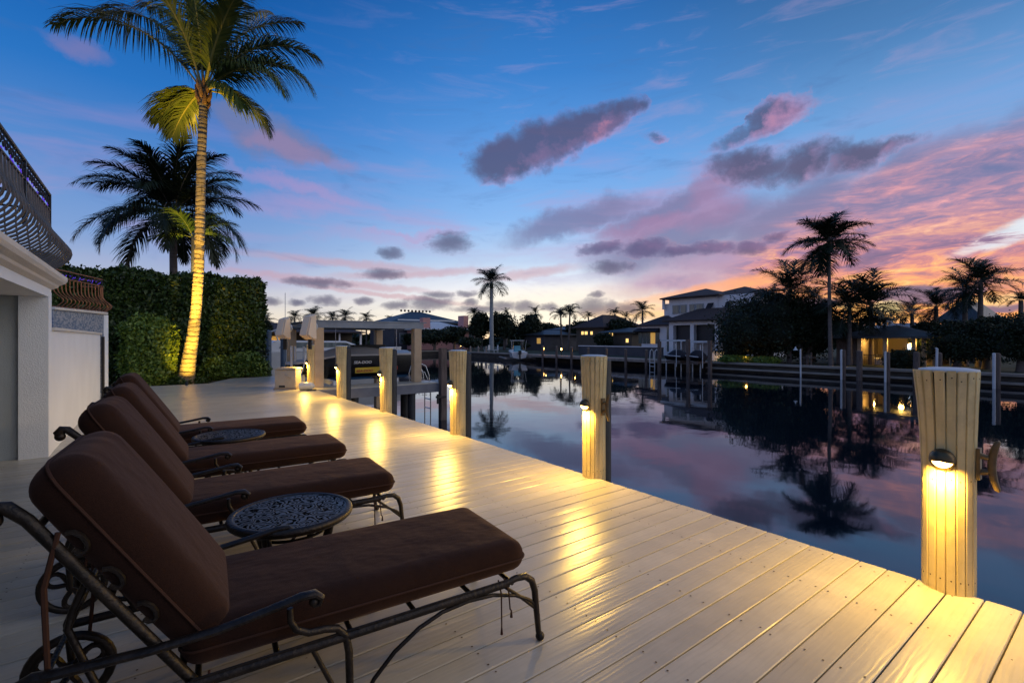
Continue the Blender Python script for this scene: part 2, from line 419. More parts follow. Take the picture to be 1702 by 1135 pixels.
# ================= SETTING: deck, ground, water, seawalls
EDGE = 3.585
PITCH = .1425
POSTY = [.70 + 2.73 * k for k in range(0, 6)]
def edge_at(y): return EDGE
mb = MB()
y = -8.0
bi = 0
while y < 19.7:
    y1 = y + PITCH - .0065
    # outline of the back edge: the deck stops short in front of the hedge
    xl = -6.5
    if y > 17.65: xl = 1.36 + (y - 17.65) / 2. * .9
    xr = EDGE
    ov = rnd.uniform(-.0015, .0015)
    c, t = .004, .032
    cr_ = ov + rnd.uniform(.0004, .0022); prof = [(y, -t), (y1, -t), (y1, -c), (y1 - c, ov), (y1 - .04, cr_ * .85), ((y + y1) / 2, cr_), (y + .04, cr_ * .85), (y + c, ov), (y, -c)]
    k = len(prof)
    xs = [xl, xr - .02, xr - .006, xr]
    vs = []
    for q, x in enumerate(xs):
        for (a, z) in prof:
            dz = 0 if q < 2 else (-.0025 if q == 2 else -.010)
            vs.append((x, a, z + (dz if z > -t else 0)))
    fs = [(q * k + i, q * k + (i + 1) % k, (q + 1) * k + (i + 1) % k, (q + 1) * k + i) for q in range(len(xs) - 1) for i in range(k)]
    fs = [tuple(reversed(f)) for f in fs]
    fs += [tuple(range(k)), tuple(reversed([3 * k + i for i in range(k)]))]
    mb.add(vs, fs)
    y += PITCH; bi += 1
deck = mb.build('deck', 'deck'); struct(deck, 'pale painted board deck running along the canal', 'deck')
# screw heads of the deck, sunk in pairs over every joist
mb = MB()
for i in range(bi):
    yb = -8 + i * PITCH
    if yb < -.5 or yb > 9: continue
    for j, xj in enumerate([3.48, 3.0, 2.35, 1.75, 1.15, .55, -.05, -.65, -1.3, -1.9, -2.5]):
        for o in (.028, PITCH - .033):
            if rnd.random() < .07: continue
            x = xj + rnd.uniform(-.012, .012); yy = yb + o + rnd.uniform(-.004, .004)
            r = .005
            mb.add([(x + r * math.cos(a * PI / 3), yy + r * math.sin(a * PI / 3), .0022) for a in range(6)], [tuple(range(6))])
o = mb.build('deck_screws', 'screw'); o.parent = deck; o['kind'] = 'stuff'; o['label'] = 'dark screw heads in pairs across the deck boards'
# under the boards
mb = MB()
mb.span((-6.5, -8, -.30), (EDGE - .06, 17.6, -.045)); mb.span((1.9, 17.6, -.30), (EDGE - .06, 19.6, -.045))
o = mb.build('deck_framing', simple('dark_joists', (.03, .026, .022), .9)); o.parent = deck
mb = MB(); mb.span((EDGE - .055, -8, -.26), (EDGE - .012, 19.6, -.034)); o = mb.build('deck_fascia', 'deck'); o.parent = deck
# ground
G0 = -.10; G1 = -.55
mb = MB()
mb.add([(-3000, -3000, G0 - .3), (3.0, -3000, G0 - .3), (3.0, 17., G0 - .3), (-3000, 17., G0 - .3)], [(0, 1, 2, 3)])
mb.add([(-3000, 17.0, G0), (3.2, 17.0, G0), (3.2, 68, G0), (-3000, 68, G0)], [(0, 1, 2, 3)])
mb.add([(-3000, 17.0, G0), (3.2, 17.0, G0), (3.2, 17.0, G0 - .3), (-3000, 17.0, G0 - .3)], [(0, 1, 2, 3)])
mb.add([(-3000, 68, G1), (-3000, 4000, G1), (36.5, 4000, G1), (36.5, 68, G1)], [(0, 3, 2, 1)])
mb.add([(36.5, -3000, G1), (4000, -3000, G1), (4000, 4000, G1), (36.5, 4000, G1)], [(0, 1, 2, 3)])
struct(mb.build('ground', 'lawn'))
mb = MB(); mb.add([(-200, -3000, WATER), (60, -3000, WATER), (60, 90, WATER), (-200, 90, WATER)], [(0, 1, 2, 3)])
struct(mb.build('water', 'water'), 'calm dark canal water mirroring the dusk sky', 'water')
mb = MB(); mb.add([(-200, -3000, WATER - 2.5), (60, -3000, WATER - 2.5), (60, 90, WATER - 2.5), (-200, 90, WATER - 2.5)], [(0, 1, 2, 3)])
# seawalls
mb = MB(); mb.span((3.0, -300, WATER - 1.), (3.25, 68, G0 - .02))
tag(mb.build('near_seawall', 'seawall'), 'dark concrete seawall hidden under the edge of the pale deck', 'seawall')
t = thing('far_seawall', 'long low concrete seawall with pale cap across the canal', 'seawall', (36.5, 0, 0))
mb = MB(); mb.span((-.05, -300, WATER - 1.), (.4, 68.4, G1 - .06)); mb.build('wall_face', 'seawall', t)
mb = MB(); mb.span((-.22, -300, G1 - .06), (.5, 68.5, G1 + .10)); mb.build('cap', 'caps', t, bevel=.02)
mb = MB(); mb.span((-.30, -300, WATER + .16), (-.05, 22, WATER + .30)); mb.build('ledge', 'caps', t, bevel=.02)
t = thing('end_seawall', 'dark seawall closing the far end of the canal behind the boat lift', 'seawall', (0, 68, 0))
mb = MB(); mb.span((3.2, -.05, WATER - 1.), (36.4, .35, G1 - .06)); mb.build('wall_face', 'seawall', t)
mb = MB(); mb.span((3.2, -.2, G1 - .06), (36.2, .5, G1 + .08)); mb.build('cap', 'caps', t)
mb = MB(); mb.span((-3, 17.75, G0 + .004), (3.3, 24, G0 + .03)); struct(mb.build('planting_bed_ground', 'mulch'), 'brown mulch bed at the back edge of the deck', 'planting bed')

# ================= DOCK POSTS
plank_prof = None
def make_post(name, label, cleat=True, lampang=PI, splay=False, side=-PI / 2, seed=0):
    rr = random.Random(seed)
    t = thing(name, label, 'dock post', group='clad dock posts with lamps along the deck edge')
    r, H, n = .116, 1.225, 17
    mb = MB(); sc = mb
    for i in range(n):
        a = 2 * PI * i / n + .1
        if math.cos(a) > .80: continue      # open at the back where the pile stands
        wd = 2 * r * math.tan(PI / n) - .0055
        seg = 8; vs = []
        top = H - rr.uniform(0, .006)
        tw = rr.uniform(-.002, .002)
        for j in range(seg + 1):
            z = -.25 + (top + .25) * j / seg
            fl = max(0, (z - .55) / .7)
            rad = r + .022 * fl ** 2 * (1.0 if not splay else (1.9 if math.cos(a - 2.2) > .55 else .8))
            w = wd * (1 + .10 * fl)
            th = .019
            tang = tw * z
            for (u, q) in ((-w / 2 + .003, 0), (w / 2 - .003, 0), (w / 2, -.004), (w / 2, -th), (-w / 2, -th), (-w / 2, -.004)):
                rx = rad + q
                vs.append((rx * math.cos(a) - (u + tang) * math.sin(a), rx * math.sin(a) + (u + tang) * math.cos(a), z))
        fs = [(j * 6 + q, j * 6 + (q + 1) % 6, (j + 1) * 6 + (q + 1) % 6, (j + 1) * 6 + q) for j in range(seg) for q in range(6)]
        fs = [tuple(reversed(f)) for f in fs] + [tuple(range(6)), tuple(reversed([seg * 6 + q for q in range(6)]))]
        mb.cur = 0; mb.add(vs, fs); mb.cur = 1
        for z in (.07, .62, H - .05):
            fl = max(0, (z - .55) / .7)
            rad = r + .022 * fl ** 2 * (1.0 if not splay else (1.9 if math.cos(a - 2.2) > .55 else .8)) + .0012
            zc = z + rr.uniform(-.012, .012)
            e1 = Vector((-math.sin(a), math.cos(a), 0)); c = Vector((rad * math.cos(a), rad * math.sin(a), zc)) + e1 * rr.uniform(-.01, .01)
            sc.add([c + e1 * .0042 * math.cos(k * PI / 3) + Vector((0, 0, .0042 * math.sin(k * PI / 3))) for k in range(6)], [tuple(range(6))])
    mb.build('cladding', ['clad', 'screw'], t)
    mb = MB(); mb.lathe([(r + .010, H - .012), (r + .016, H - .006), (r + .014, H + .004), (r - .03, H + .012), (.001, H + .015)], 30)
    mb.build('cap', 'white', t, smooth=True)
    mb = MB(); mb.lathe([(r - .024, -.3), (r - .024, H - .02)], 24); mb.build('liner', simple('dark_gap', (.03, .022, .012), .9) if 'gapm' not in M else M['gapm'], t, smooth=True)
    mb = MB(); mb.lathe([(.095, WATER - 1.5), (.095, H - .05), (.07, H - .03)], 22, (.118, 0, 0)); mb.build('piling', 'pile', t, smooth=True)
    # eyelid lamp: half-dome hood over a lit lens
    f = MB(); m = Matrix.Rotation(lampang, 4, 'Z') @ Matrix.Translation((r + .004, 0, .735))
    nn = 16
    ringv = []; fs = []
    # backplate
    f.lathe([(.001, 0), (.058, 0), (.060, .004), (.056, .010), (.001, .010)], 28, mtx=m @ Matrix.Rotation(PI / 2, 4, 'Y'))
    # hood: quarter sphere, open below
    vs = []; K = 14; J = 10
    for i in range(K + 1):
        a = -.18 + (PI + .36) * i / K
        for j in range(J + 1):
            b = PI / 2 * j / J
            vs.append((.058 * math.sin(b) * .95 + .008, .057 * math.cos(b) * math.cos(a), .057 * math.cos(b) * math.sin(a)))
    f.add(vs, [(i * (J + 1) + j, i * (J + 1) + j + 1, (i + 1) * (J + 1) + j + 1, (i + 1) * (J + 1) + j) for i in range(K) for j in range(J)], m)
    vs2 = [tuple(Vector(v) * .93 + Vector((.002, 0, -.0005))) for v in vs]
    f.add(vs2, [(i * (J + 1) + j, (i + 1) * (J + 1) + j, (i + 1) * (J + 1) + j + 1, i * (J + 1) + j + 1) for i in range(K) for j in range(J)], m)
    fx = f.build('light_hood', 'brass', t, smooth=True)
    g = MB(); vs = []
    for i in range(K + 1):
        a = -.35 - (PI - .70) * i / K
        for j in range(J + 1):
            b = PI / 2 * j / J
            vs.append((.040 * math.sin(b) + .009, .048 * math.cos(b) * math.cos(a), .048 * math.cos(b) * math.sin(a) + .004))
    g.add(vs, [(i * (J + 1) + j, (i + 1) * (J + 1) + j, (i + 1) * (J + 1) + j + 1, i * (J + 1) + j + 1) for i in range(K) for j in range(J)], m)
    ls = g.build('light_lens', 'lens', fx, smooth=True)
    ld = bpy.data.lights.new('deck_lamp', 'SPOT'); ld.energy = LAMPW; ld.color = (1., .60, .10); ld.spot_size = R(176); ld.spot_blend = .35; ld.shadow_soft_size = .045
    lo = bpy.data.objects.new('deck_lamp', ld); col.objects.link(lo); lo.parent = t
    dirx = Vector((math.cos(lampang), math.sin(lampang), 0))
    lo.location = dirx * (r + .074) + Vector((0, 0, .705))
    q = (dirx * .30 + Vector((0, 0, -1))).to_track_quat('-Z', 'Y'); lo.rotation_euler = q.to_euler()
    if cleat:
        c = MB(); m = Matrix.Rotation(side, 4, 'Z') @ Matrix.Translation((r + .004, 0, .72))
        c.box((.006, 0, 0), (.016, .05, .17), mtx=m)
        def tb(pts, rs, n=10):
            c.tube([m @ Vector(p) for p in pts], rs, n)
        tb([(.01, 0, .045), (.055, 0, .035)], [.017, .013]); tb([(.01, 0, -.045), (.055, 0, -.035)], [.017, .013])
        tb([(.085, 0, .135), (.078, 0, .125), (.066, 0, .085), (.058, 0, .04), (.056, 0, 0), (.058, 0, -.04), (.066, 0, -.085), (.078, 0, -.125), (.085, 0, -.135)], [.006, .013, .016, .018, .018, .018, .016, .013, .006])
        c.build('cleat', 'cleat', t, smooth=True)
    return t
LAMPW = 76.
M['gapm'] = simple('dark_gap', (.03, .022, .012), .9)
post_labels = ['nearest and largest cream clad post, its top boards splaying out above the lit eyelid lamp',
    'second cream clad post from the right, standing free against the open canal',
    'cream clad post standing just in front of the outer end of the grey finger pier',
    'cream clad post whose lamp glows over the yellow and red stripe of the moored watercraft',
    'narrow looking cream clad post in front of the dark hull, left of the lettering',
    'cream clad post beside the white hose reel and the beige dock box']
for k, yy in enumerate(POSTY):
    lab = post_labels[k] or 'clad dock post with lamp standing behind the viewpoint'
    t = make_post('dock_post', lab, cleat=(k in (0, 1)), splay=(k == 0), seed=k)
    t.location = (EDGE + .02, yy, 0)

# ================= CHAISES
def make_chaise():
    t = thing('chaise_longue', '', 'chaise longue', group='brown cushioned chaise longues in a row on the deck')
    HW = .33
    def mir(path, s): return [(p[0], p[1] * s, p[2]) for p in path]
    # side rails with the roll down into the foot legs
    f = MB()
    for s in (1, -1):
        f.tube([(-.42, s * HW, .295), (-.2, s * HW, .30), (0, s * HW, .305), (.6, s * HW, .305), (1.18, s * HW, .31)], .0135, 8, 1.25)
        f.tube([(0, s * (HW + .002), .323), (1.2, s * (HW + .002), .327)], .005, 6)
    for x in (-.40, .02, .25, .5, .75, 1.0, 1.2):
        f.tube([(x, -HW, .305), (x, HW, .305)], .010, 8)
    for s in (-.2, -.07, .07, .2):
        f.box((.62, s, .312), (1.2, .03, .006))
    f.build('seat_frame', 'bronze', t, smooth=True)
    for s in (1, -1):
        g = MB()
        g.tube([(1.14, s * HW, .31), (1.22, s * HW, .322), (1.27, s * HW, .318), (1.305, s * HW, .29), (1.322, s * HW, .24), (1.335, s * HW, .12), (1.345, s * HW, .03)], [.0135, .0145, .0155, .016, .0155, .014, .013], 10)
        g.ball((1.352, s * HW, .020), .021)
        g.build('leg', 'bronze', t, smooth=True)
        g = MB()
        g.tube([(1.335, s * HW, .165), (1.29, s * HW, .205), (1.22, s * HW, .245), (1.10, s * HW, .28), (.98, s * HW, .289), (.86, s * HW, .278), (.76, s * HW, .245), (.66, s * HW, .185), (.58, s * HW, .11), (.53, s * HW, .03)], .0085, 8)
        g.tube([(1.16, s * HW, .30), (1.24, s * HW, .235), (1.332, s * HW, .15)], .0075, 8)
        g.build('arch_brace', 'bronze', t, smooth=True)
        g = MB()
        g.tube([(.285, s * (HW + .02), .475), (.287, s * (HW + .02), .43), (.305, s * (HW + .02), .395), (.345, s * (HW + .02), .372), (.40, s * (HW + .01), .362), (.445, s * HW, .345), (.475, s * HW, .31), (.487, s * HW, .25), (.49, s * HW, .12), (.495, s * HW, .02)], [.010, .011, .012, .0125, .013, .0135, .014, .0145, .014, .013], 10)
        g.ball((.497, s * HW, .018), .019)
        g.tube([(.36, s * HW, .30), (.43, s * HW, .14), (.485, s * HW, .05)], .009, 8)
        g.build('leg', 'bronze', t, smooth=True)
        g = MB()   # armrest, flat strap ending in a scroll each way
        g.tube([(-.37, s * (HW + .02), .425), (-.392, s * (HW + .02), .44), (-.39, s * (HW + .02), .462), (-.36, s * (HW + .02), .475), (-.3, s * (HW + .02), .470), (-.1, s * (HW + .02), .462), (.08, s * (HW + .02), .468), (.22, s * (HW + .02), .488), (.32, s * (HW + .02), .505), (.365, s * (HW + .02), .503), (.385, s * (HW + .02), .485), (.378, s * (HW + .02), .466), (.36, s * (HW + .02), .463)], [.018, .021, .023, .023, .021, .020, .020, .020, .021, .023, .022, .019, .014], 10, .6)
        g.ball((.362, s * (HW + .02), .476), .017); g.ball((-.372, s * (HW + .02), .447), .019)
        g.build('armrest', 'bronze', t, smooth=True)
        g = MB()
        g.tube([(-.36, s * (HW + .015), .46), (-.415, s * HW, .30), (-.40, s * HW, .14)], .013, 8)
        g.tube([(-.36, s * (HW + .01), .465), (-.28, s * HW, .36), (-.12, s * HW, .31)], .010, 8)
        g.build('rear_leg', 'bronze', t, smooth=True)
        # wheel with looping cast spokes
        g = MB(); c = Vector((-.40, s * (HW - .035), .14))
        ring = [c + Vector((math.cos(a) * .125, 0, math.sin(a) * .125)) for a in [2 * PI * i / 28 for i in range(29)]]
        g.tube(ring, .017, 8)
        for q in range(3):
            a0 = q * 2 * PI / 3 + .5
            lp = []
            for i in range(15):
                u = 2 * PI * i / 14
                rad = .065 + .048 * math.cos(u); an = a0 + .42 * math.sin(u)
                lp.append(c + Vector((math.cos(an) * rad, 0, math.sin(an) * rad)))
            g.tube(lp, .012, 6)
        w = g.build('wheel', 'bronze', t, smooth=True)
        g = MB(); g.tube([c - Vector((0, .02, 0)), c + Vector((0, .02, 0))], .024, 12); g.build('hub', 'bronze', w, smooth=True)
    g = MB(); g.tube([(-.40, -HW, .14), (-.40, HW, .14)], .009, 8); g.build('axle', 'bronze', t, smooth=True)
    # reclining back frame
    b = Vector((-.545, 0, .838)); nrm = Vector((.838, 0, .545))
    h0 = Vector((.0, 0, .315)); Lb = .752
    g = MB(); BW = .305
    for s in (1, -1):
        o = Vector((0, s * BW, 0))
        pts = [h0 + o - b * .03, h0 + o + b * .3, h0 + o + b * .62, h0 + o + b * (Lb - .06), h0 + o + b * Lb - nrm * .012, h0 + o + b * (Lb + .012) - nrm * .028, h0 + o + b * (Lb + .004) - nrm * .046, h0 + o + b * (Lb - .012) - nrm * .052]
        g.tube(pts, [.016, .0165, .0165, .017, .0185, .021, .024, .018], 12)
        g.ball(pts[-1], .023)
        # cast scrolls between bar and cushion
        for s0 in (.26, .41, .56):
            c = h0 + o * .97 + b * s0 + nrm * .034
            g.tube([c + b * (.045 * math.cos(a)) * (1 - .06 * i) + nrm * (.026 * math.sin(a)) * (1 - .06 * i) for i, a in enumerate([k * PI / 5 for k in range(8)])], .008, 6)
    for s0 in (.04, .37, .66):
        g.tube([h0 + b * s0 + Vector((0, -BW, 0)), h0 + b * s0 + Vector((0, BW, 0))], .011, 8)
    for yv in (-.18, -.06, .06, .18):
        g.tube([h0 + b * .04 + Vector((0, yv, 0)), h0 + b * .66 + Vector((0, yv, 0))], .008, 6)
    g.build('back_frame', 'bronze', t, smooth=True)
    g = MB()   # adjusting stay
    for s in (1, -1):
        p = h0 + b * .46 + Vector((0, s * .27, 0))
        g.tube([p, p - Vector((.04, 0, .10)), p - Vector((.05, 0, .15)), (-.25, s * .29, .42), (-.20, s * .31, .30)], .010, 8)
    g.tube([(-.302, -.27, .55), (-.302, .27, .55)], .010, 8)
    g.build('recline_stay', 'bronze', t, smooth=True)
    # cushions
    V, F = rbox(1.33, .615, .135, .062, 18, .16)
    V = [(x + .635, y, z + .395) for x, y, z in V]
    c = MB().add(V, F).build('seat_cushion', 'fabric', t, smooth=True)
    g = MB()
    def outline(lx, ly, r, n=6):
        P = []
        for cx, cy, a0 in ((lx / 2 - r, ly / 2 - r, 0), (-lx / 2 + r, ly / 2 - r, PI / 2), (-lx / 2 + r, -ly / 2 + r, PI), (lx / 2 - r, -ly / 2 + r, 3 * PI / 2)):
            for k in range(n + 1):
                a = a0 + PI / 2 * k / n; P.append((cx + r * math.cos(a), cy + r * math.sin(a)))
        P.append(P[0]); return P
    g.tube([(x + .635, y, .393 + .004 * math.sin(x * 9)) for x, y in outline(1.336, .621, .062)], .0045, 6)
    g.build('piping', 'piping', c, smooth=True)
    V, F = rbox(.765, .60, .168, .078, 18, .17)
    rot = Matrix((( b.x, 0, nrm.x), (0, 1, 0), (b.z, 0, nrm.z)))
    rs = random.Random(3)
    def place(p):
        x, y, z = p
        # sewn darts gather the cloth at the head end
        k = max(0, (x - .22) / .16)
        z += k * (.006 * math.sin(y * 46) + .004 * math.sin(y * 83 + 1)) * (1 if z > 0 else .3)
        q = rot @ Vector((x + .412, y, z + .098)); return tuple(q + h0)
    c = MB().add([place(p) for p in V], F).build('back_cushion', 'fabric', t, smooth=True)
    c.data.flip_normals() if rot.determinant() < 0 else None
    g = MB(); g.tube([place((x, y, 0.0)) for x, y in outline(.771, .606, .078)], .0048, 6)
    g.build('piping', 'piping', c, smooth=True)
    # tie straps
    for (x, s, z1, dx) in ((1.13, -1, .10, .01), (1.16, -1, .16, .03), (1.13, 1, .13, .0), (.05, -1, .08, -.01), (.07, 1, .10, .01)):
        g = MB(); g.tube([(x, s * .325, .335), (x + dx * .4, s * .345, .28), (x + dx * .7, s * .342, .20), (x + dx, s * .338, z1 + .03), (x + dx, s * .338, z1)], [.004, .004, .0035, .0035, .007], 6, 1.); g.build('tie_strap', 'piping', t, smooth=True)
    for s in (1, -1):
        p = h0 + b * .62 + Vector((0, s * .315, 0)) + nrm * .03
        g = MB(); g.tube([p, p + Vector((-.03, 0, -.15)), p + Vector((-.02, s * .005, -.40)), p + Vector((-.035, 0, -.62))], [.007, .008, .007, .006], 6); g.build('tie_strap', 'piping', t, smooth=True)
    return t
ch0 = make_chaise()
CH = [(.12, 2.15, -4.6, 'nearest brown cushioned chaise longue, whole scrolled frame and wheels showing in front of the others'),
      (.09, 3.58, -4.2, 'second brown chaise longue, its seat reaching past the near lattice table'),
      (.12, 4.72, -3.2, 'third brown chaise longue, just this side of the farther lattice table'),
      (.11, 6.10, -3.0, 'farthest brown chaise longue, beyond both lattice tables')]
for i, (x, y, a, lab) in enumerate(CH):
    o = ch0 if i == 0 else copy_tree(ch0)
    o.location = (x, y, 0); o.rotation_euler = (0, 0, R(a)); o['label'] = lab
def make_table():
    t = thing('side_table', '', 'side table', group='round cast lattice side tables between the chaises')
    g = MB(); g.lathe([(.001, .480), (.268, .480), (.274, .496), (.001, .496)], 64); top = g.build('table_top', 'lattice', t)
    g = MB(); g.lathe([(.262, .470), (.290, .462), (.301, .472), (.304, .484), (.299, .496), (.284, .502), (.272, .499), (.266, .486)], 64)
    g.build('rim', 'bronze', t, smooth=True)
    for k in range(4):
        a = PI / 4 + k * PI / 2; u = Vector((math.cos(a), math.sin(a), 0))
        g = MB(); g.tube([u * .215 + Vector((0, 0, .475)), u * .205 + Vector((0, 0, .40)), u * .165 + Vector((0, 0, .28)), u * .16 + Vector((0, 0, .18)), u * .21 + Vector((0, 0, .07)), u * .245 + Vector((0, 0, .015))], [.026, .022, .018, .016, .015, .017], 10)
        g.ball(u * .25 + Vector((0, 0, .017)), .018); g.build('leg', 'bronze', t, smooth=True)
    g = MB()
    for k in range(2):
        a = PI / 4 + k * PI / 2; u = Vector((math.cos(a), math.sin(a), 0)); g.tube([-u * .165 + Vector((0, 0, .2)), Vector((0, 0, .235)), u * .165 + Vector((0, 0, .2))], .009, 8)
    g.tube([(.17 * math.cos(a), .17 * math.sin(a), .40) for a in [2 * PI * i / 32 for i in range(33)]], .008, 6)
    g.build('stretcher', 'bronze', t, smooth=True)
    return t
tb = make_table(); tb.location = (.585, 2.72, 0); tb['label'] = 'nearer round table with cast lattice top, beside the front chaise'
t2 = copy_tree(tb); t2.location = (.575, 5.22, 0); t2.rotation_euler = (0, 0, .4); t2['label'] = 'farther round lattice table, between the third and last chaise'

# ================= HOUSE AT THE LEFT
t = thing('house_terrace', 'white stucco house wing with stone cornice and dark recess left of the chaises', 'house', (-1., 7.9, 0))
def uvquad(o):
    me = o.data; uv = me.uv_layers.new(name='uv')
    for p in me.polygons:
        n = p.normal
        for li in p.loop_indices:
            v = me.vertices[me.loops[li].vertex_index].co
            u = v.x if abs(n.y) > abs(n.x) else v.y
            uv.data[li].uv = (u + v.x * .0, v.z)
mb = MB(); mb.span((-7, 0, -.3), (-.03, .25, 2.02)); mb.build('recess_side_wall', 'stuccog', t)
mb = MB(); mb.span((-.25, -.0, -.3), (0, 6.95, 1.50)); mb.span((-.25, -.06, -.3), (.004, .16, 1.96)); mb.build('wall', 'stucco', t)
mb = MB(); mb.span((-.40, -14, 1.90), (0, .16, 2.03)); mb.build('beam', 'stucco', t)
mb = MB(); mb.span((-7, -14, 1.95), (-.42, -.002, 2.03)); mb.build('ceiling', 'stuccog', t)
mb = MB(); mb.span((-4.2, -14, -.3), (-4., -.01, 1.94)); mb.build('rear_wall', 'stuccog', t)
mb = MB()
prof = [(0.004, 2.0), (.05, 2.03), (.06, 2.055), (.11, 2.085), (.13, 2.12), (.13, 2.165), (.10, 2.185), (-.5, 2.185), (-.5, 2.0)]
k = len(prof); vs = []
ys = [-14, .20]
for yv in ys:
    for (x, z) in prof: vs.append((x, yv + (x if yv > 0 else 0), z))
mb.add(vs, [tuple(range(k)), tuple(reversed(range(k, 2 * k)))] + [(i, i + k, (i + 1) % k + k, (i + 1) % k) for i in range(k)])
mb.span((-7, -14, 2.035), (-.52, .2, 2.18))
mb.build('cornice', 'trim', t, smooth=False)
mb = MB(); mb.span((-.28, .165, 1.503), (.03, 6.99, 1.54)); mb.build('wall_ledge', 'trim', t)
mb = MB(); mb.tube([(.05, 6.9, -.05), (.05, 6.9, 1.45)], .03, 10); mb.build('downpipe', 'iron', t)
# the big belly balcony
t = thing('belly_balcony', 'large black iron balcony with bulging balusters above the stone cornice', 'balcony railing', (-.98, 7.80, 2.19))
def bal_path(bulge, H, y):
    P = []
    for i in range(15):
        z = H * i / 14; u = i / 14
        P.append((bulge * (math.sin(PI / 2 * min(1, u / .3)) ** .8 if u < .3 else math.exp(-((u - .3) / .26) ** 2)), y, z))
    return P
bars = []
nb = 42
for i in range(nb):
    y = -.10 - i * .128
    end = max(0., 1 - i / 3.) * 0
    mb = MB(); mb.tube(bal_path(.20, .72, y), .0105, 6); bars.append(mb)
o0 = None
for mb in bars: o = mb.build('baluster', 'balu', t, smooth=True)
for i in range(6):   # end return
    x = -.10 - i * .09
    mb = MB(); P = bal_path(.20, .72, 0); mb.tube([(x, p[0] - .02, p[2]) for p in P], .0085, 6); mb.build('baluster', 'balu', t, smooth=True)
mb = MB()
for z, r_ in ((.0, .014), (.72, .013), (.90, .018)):
    mb.tube([(-.65, -.02 if z == 0 else -.02, z), (0, -.02, z), (0, -5.6, z)], r_, 8)
mb.tube([(.03, -.02, .44), (.03, -5.6, .44)], .012, 8)
for y in (-.02, -1.4, -2.8, -4.2, -5.6): mb.box((0, y, .60), (.03, .03, .62))
mb.build('rail', 'iron', t, smooth=True)
mb = MB()
for i in range(52):
    y = -.09 - i * .105; s = 1 if i % 2 else -1
    mb.tube([(0, y + s * .045 * math.cos(a) * (1 - .05 * q), .81 + .055 * math.sin(a) * (1 - .05 * q)) for q, a in enumerate([k * PI / 5 for k in range(11)])], .006, 5)
o = mb.build('scroll_frieze', 'iron', t, smooth=True)
rl = MB()
for i in range(54):
    if i % 3 != 1: rl.tube([(-.012, -.05 - .1 * i, .77 + .03 * math.sin(i * 1.7)), (-.012, -.10 - .1 * i, .80 + .03 * math.sin(i * 2.9))], .006, 5)
rl.build('rope_light', 'purple', t)
# the low mosaic wall and small balcony
A = Vector((-1.60, 13.1, 0)); B = Vector((-.95, 14.95, 0))
t = thing('mosaic_wall', 'blue mosaic tiled wall with stone coping under the small balcony', 'wall', (A.x, A.y, 0))
dv = (B - A); ln = dv.length; ang = math.atan2(dv.y, dv.x)
mb = MB(); mb.box((ln / 2, .1, 1.05), (ln, .2, 1.85)); o = mb.build('tile_face', 'mosaic', t, rz=ang); uvquad(o)
mb = MB(); mb.box((ln / 2 + .02, .1, 2.005), (ln + .12, .32, .055)); mb.build('coping', 'trim', t, rz=ang, bevel=.01)
mb = MB(); mb.box((ln + .10, .14, 1.0), (.20, .30, 1.94)); mb.build('end_pier', 'stucco', t, rz=ang)
t = thing('small_balcony', 'small copper coloured belly railing with purple rope light on the mosaic wall', 'balcony railing', (A.x, A.y, 2.035), ang)
def arc(u):  # plan of the bowed railing: along the wall, then rounding the end
    if u < .72: return Vector((u / .72 * (ln - .1), 0, 0)), Vector((0, -1, 0))
    a = (u - .72) / .28 * PI * .75
    return Vector((ln - .1 + .28 * math.sin(a), .28 - .28 * math.cos(a), 0)), Vector((math.sin(a), -math.cos(a), 0))
cu = simple('coppery_iron', (.30, .13, .06), .4, .7, c2=(.20, .08, .04), scale=8)
for i in range(19):
    p, n_ = arc(i / 18)
    mb = MB(); mb.tube([p + n_ * (.17 * math.exp(-((j / 12 - .22) / .2) ** 2)) + Vector((0, 0, .60 * j / 12)) for j in range(13)], .011, 6)
    mb.build('baluster', cu, t, smooth=True)
mb = MB()
for z in (0.01, .60, .76): mb.tube([arc(i / 30)[0] + Vector((0, 0, z)) for i in range(31)], .015, 6)
mb.build('rail', cu, t, smooth=True)
mb = MB()
for i in range(20):
    c, n_ = arc((i + .5) / 20); 
    mb.tube([c + Vector((.045 * math.cos(a) * (1 if i % 2 else -1), 0, .68 + .05 * math.sin(a))) for a in [k * PI / 5 for k in range(9)]], .006, 5)
mb.build('scroll_frieze', 'iron', t)
mb = MB(); [mb.tube([arc(i / 30)[0] + Vector((0, .012, .655 + .03 * math.sin(i * 2.1))), arc((i + .6) / 30)[0] + Vector((0, .012, .68 + .03 * math.sin(i * 3.1)))], .006, 5) for i in range(22) if i % 4 != 2]; mb.build('rope_light', 'purple', t)
x, y, d = atd(112, 24.)
t = thing('neighbour_roof', 'small brown tiled roof peeking over the hedge behind the balcony', 'house', (x - 2.3, y + 2.2, -.1))
mb = MB(); mb.span((-2.2, -1.2, 0), (2.2, 2, 4.9)); mb.build('wall', 'housew', t)
mb = MB(); mb.hip(-2.2, 2.2, -1.2, 2, 4.95, 5.6, .3); mb.build('roof', 'rooftile', t)

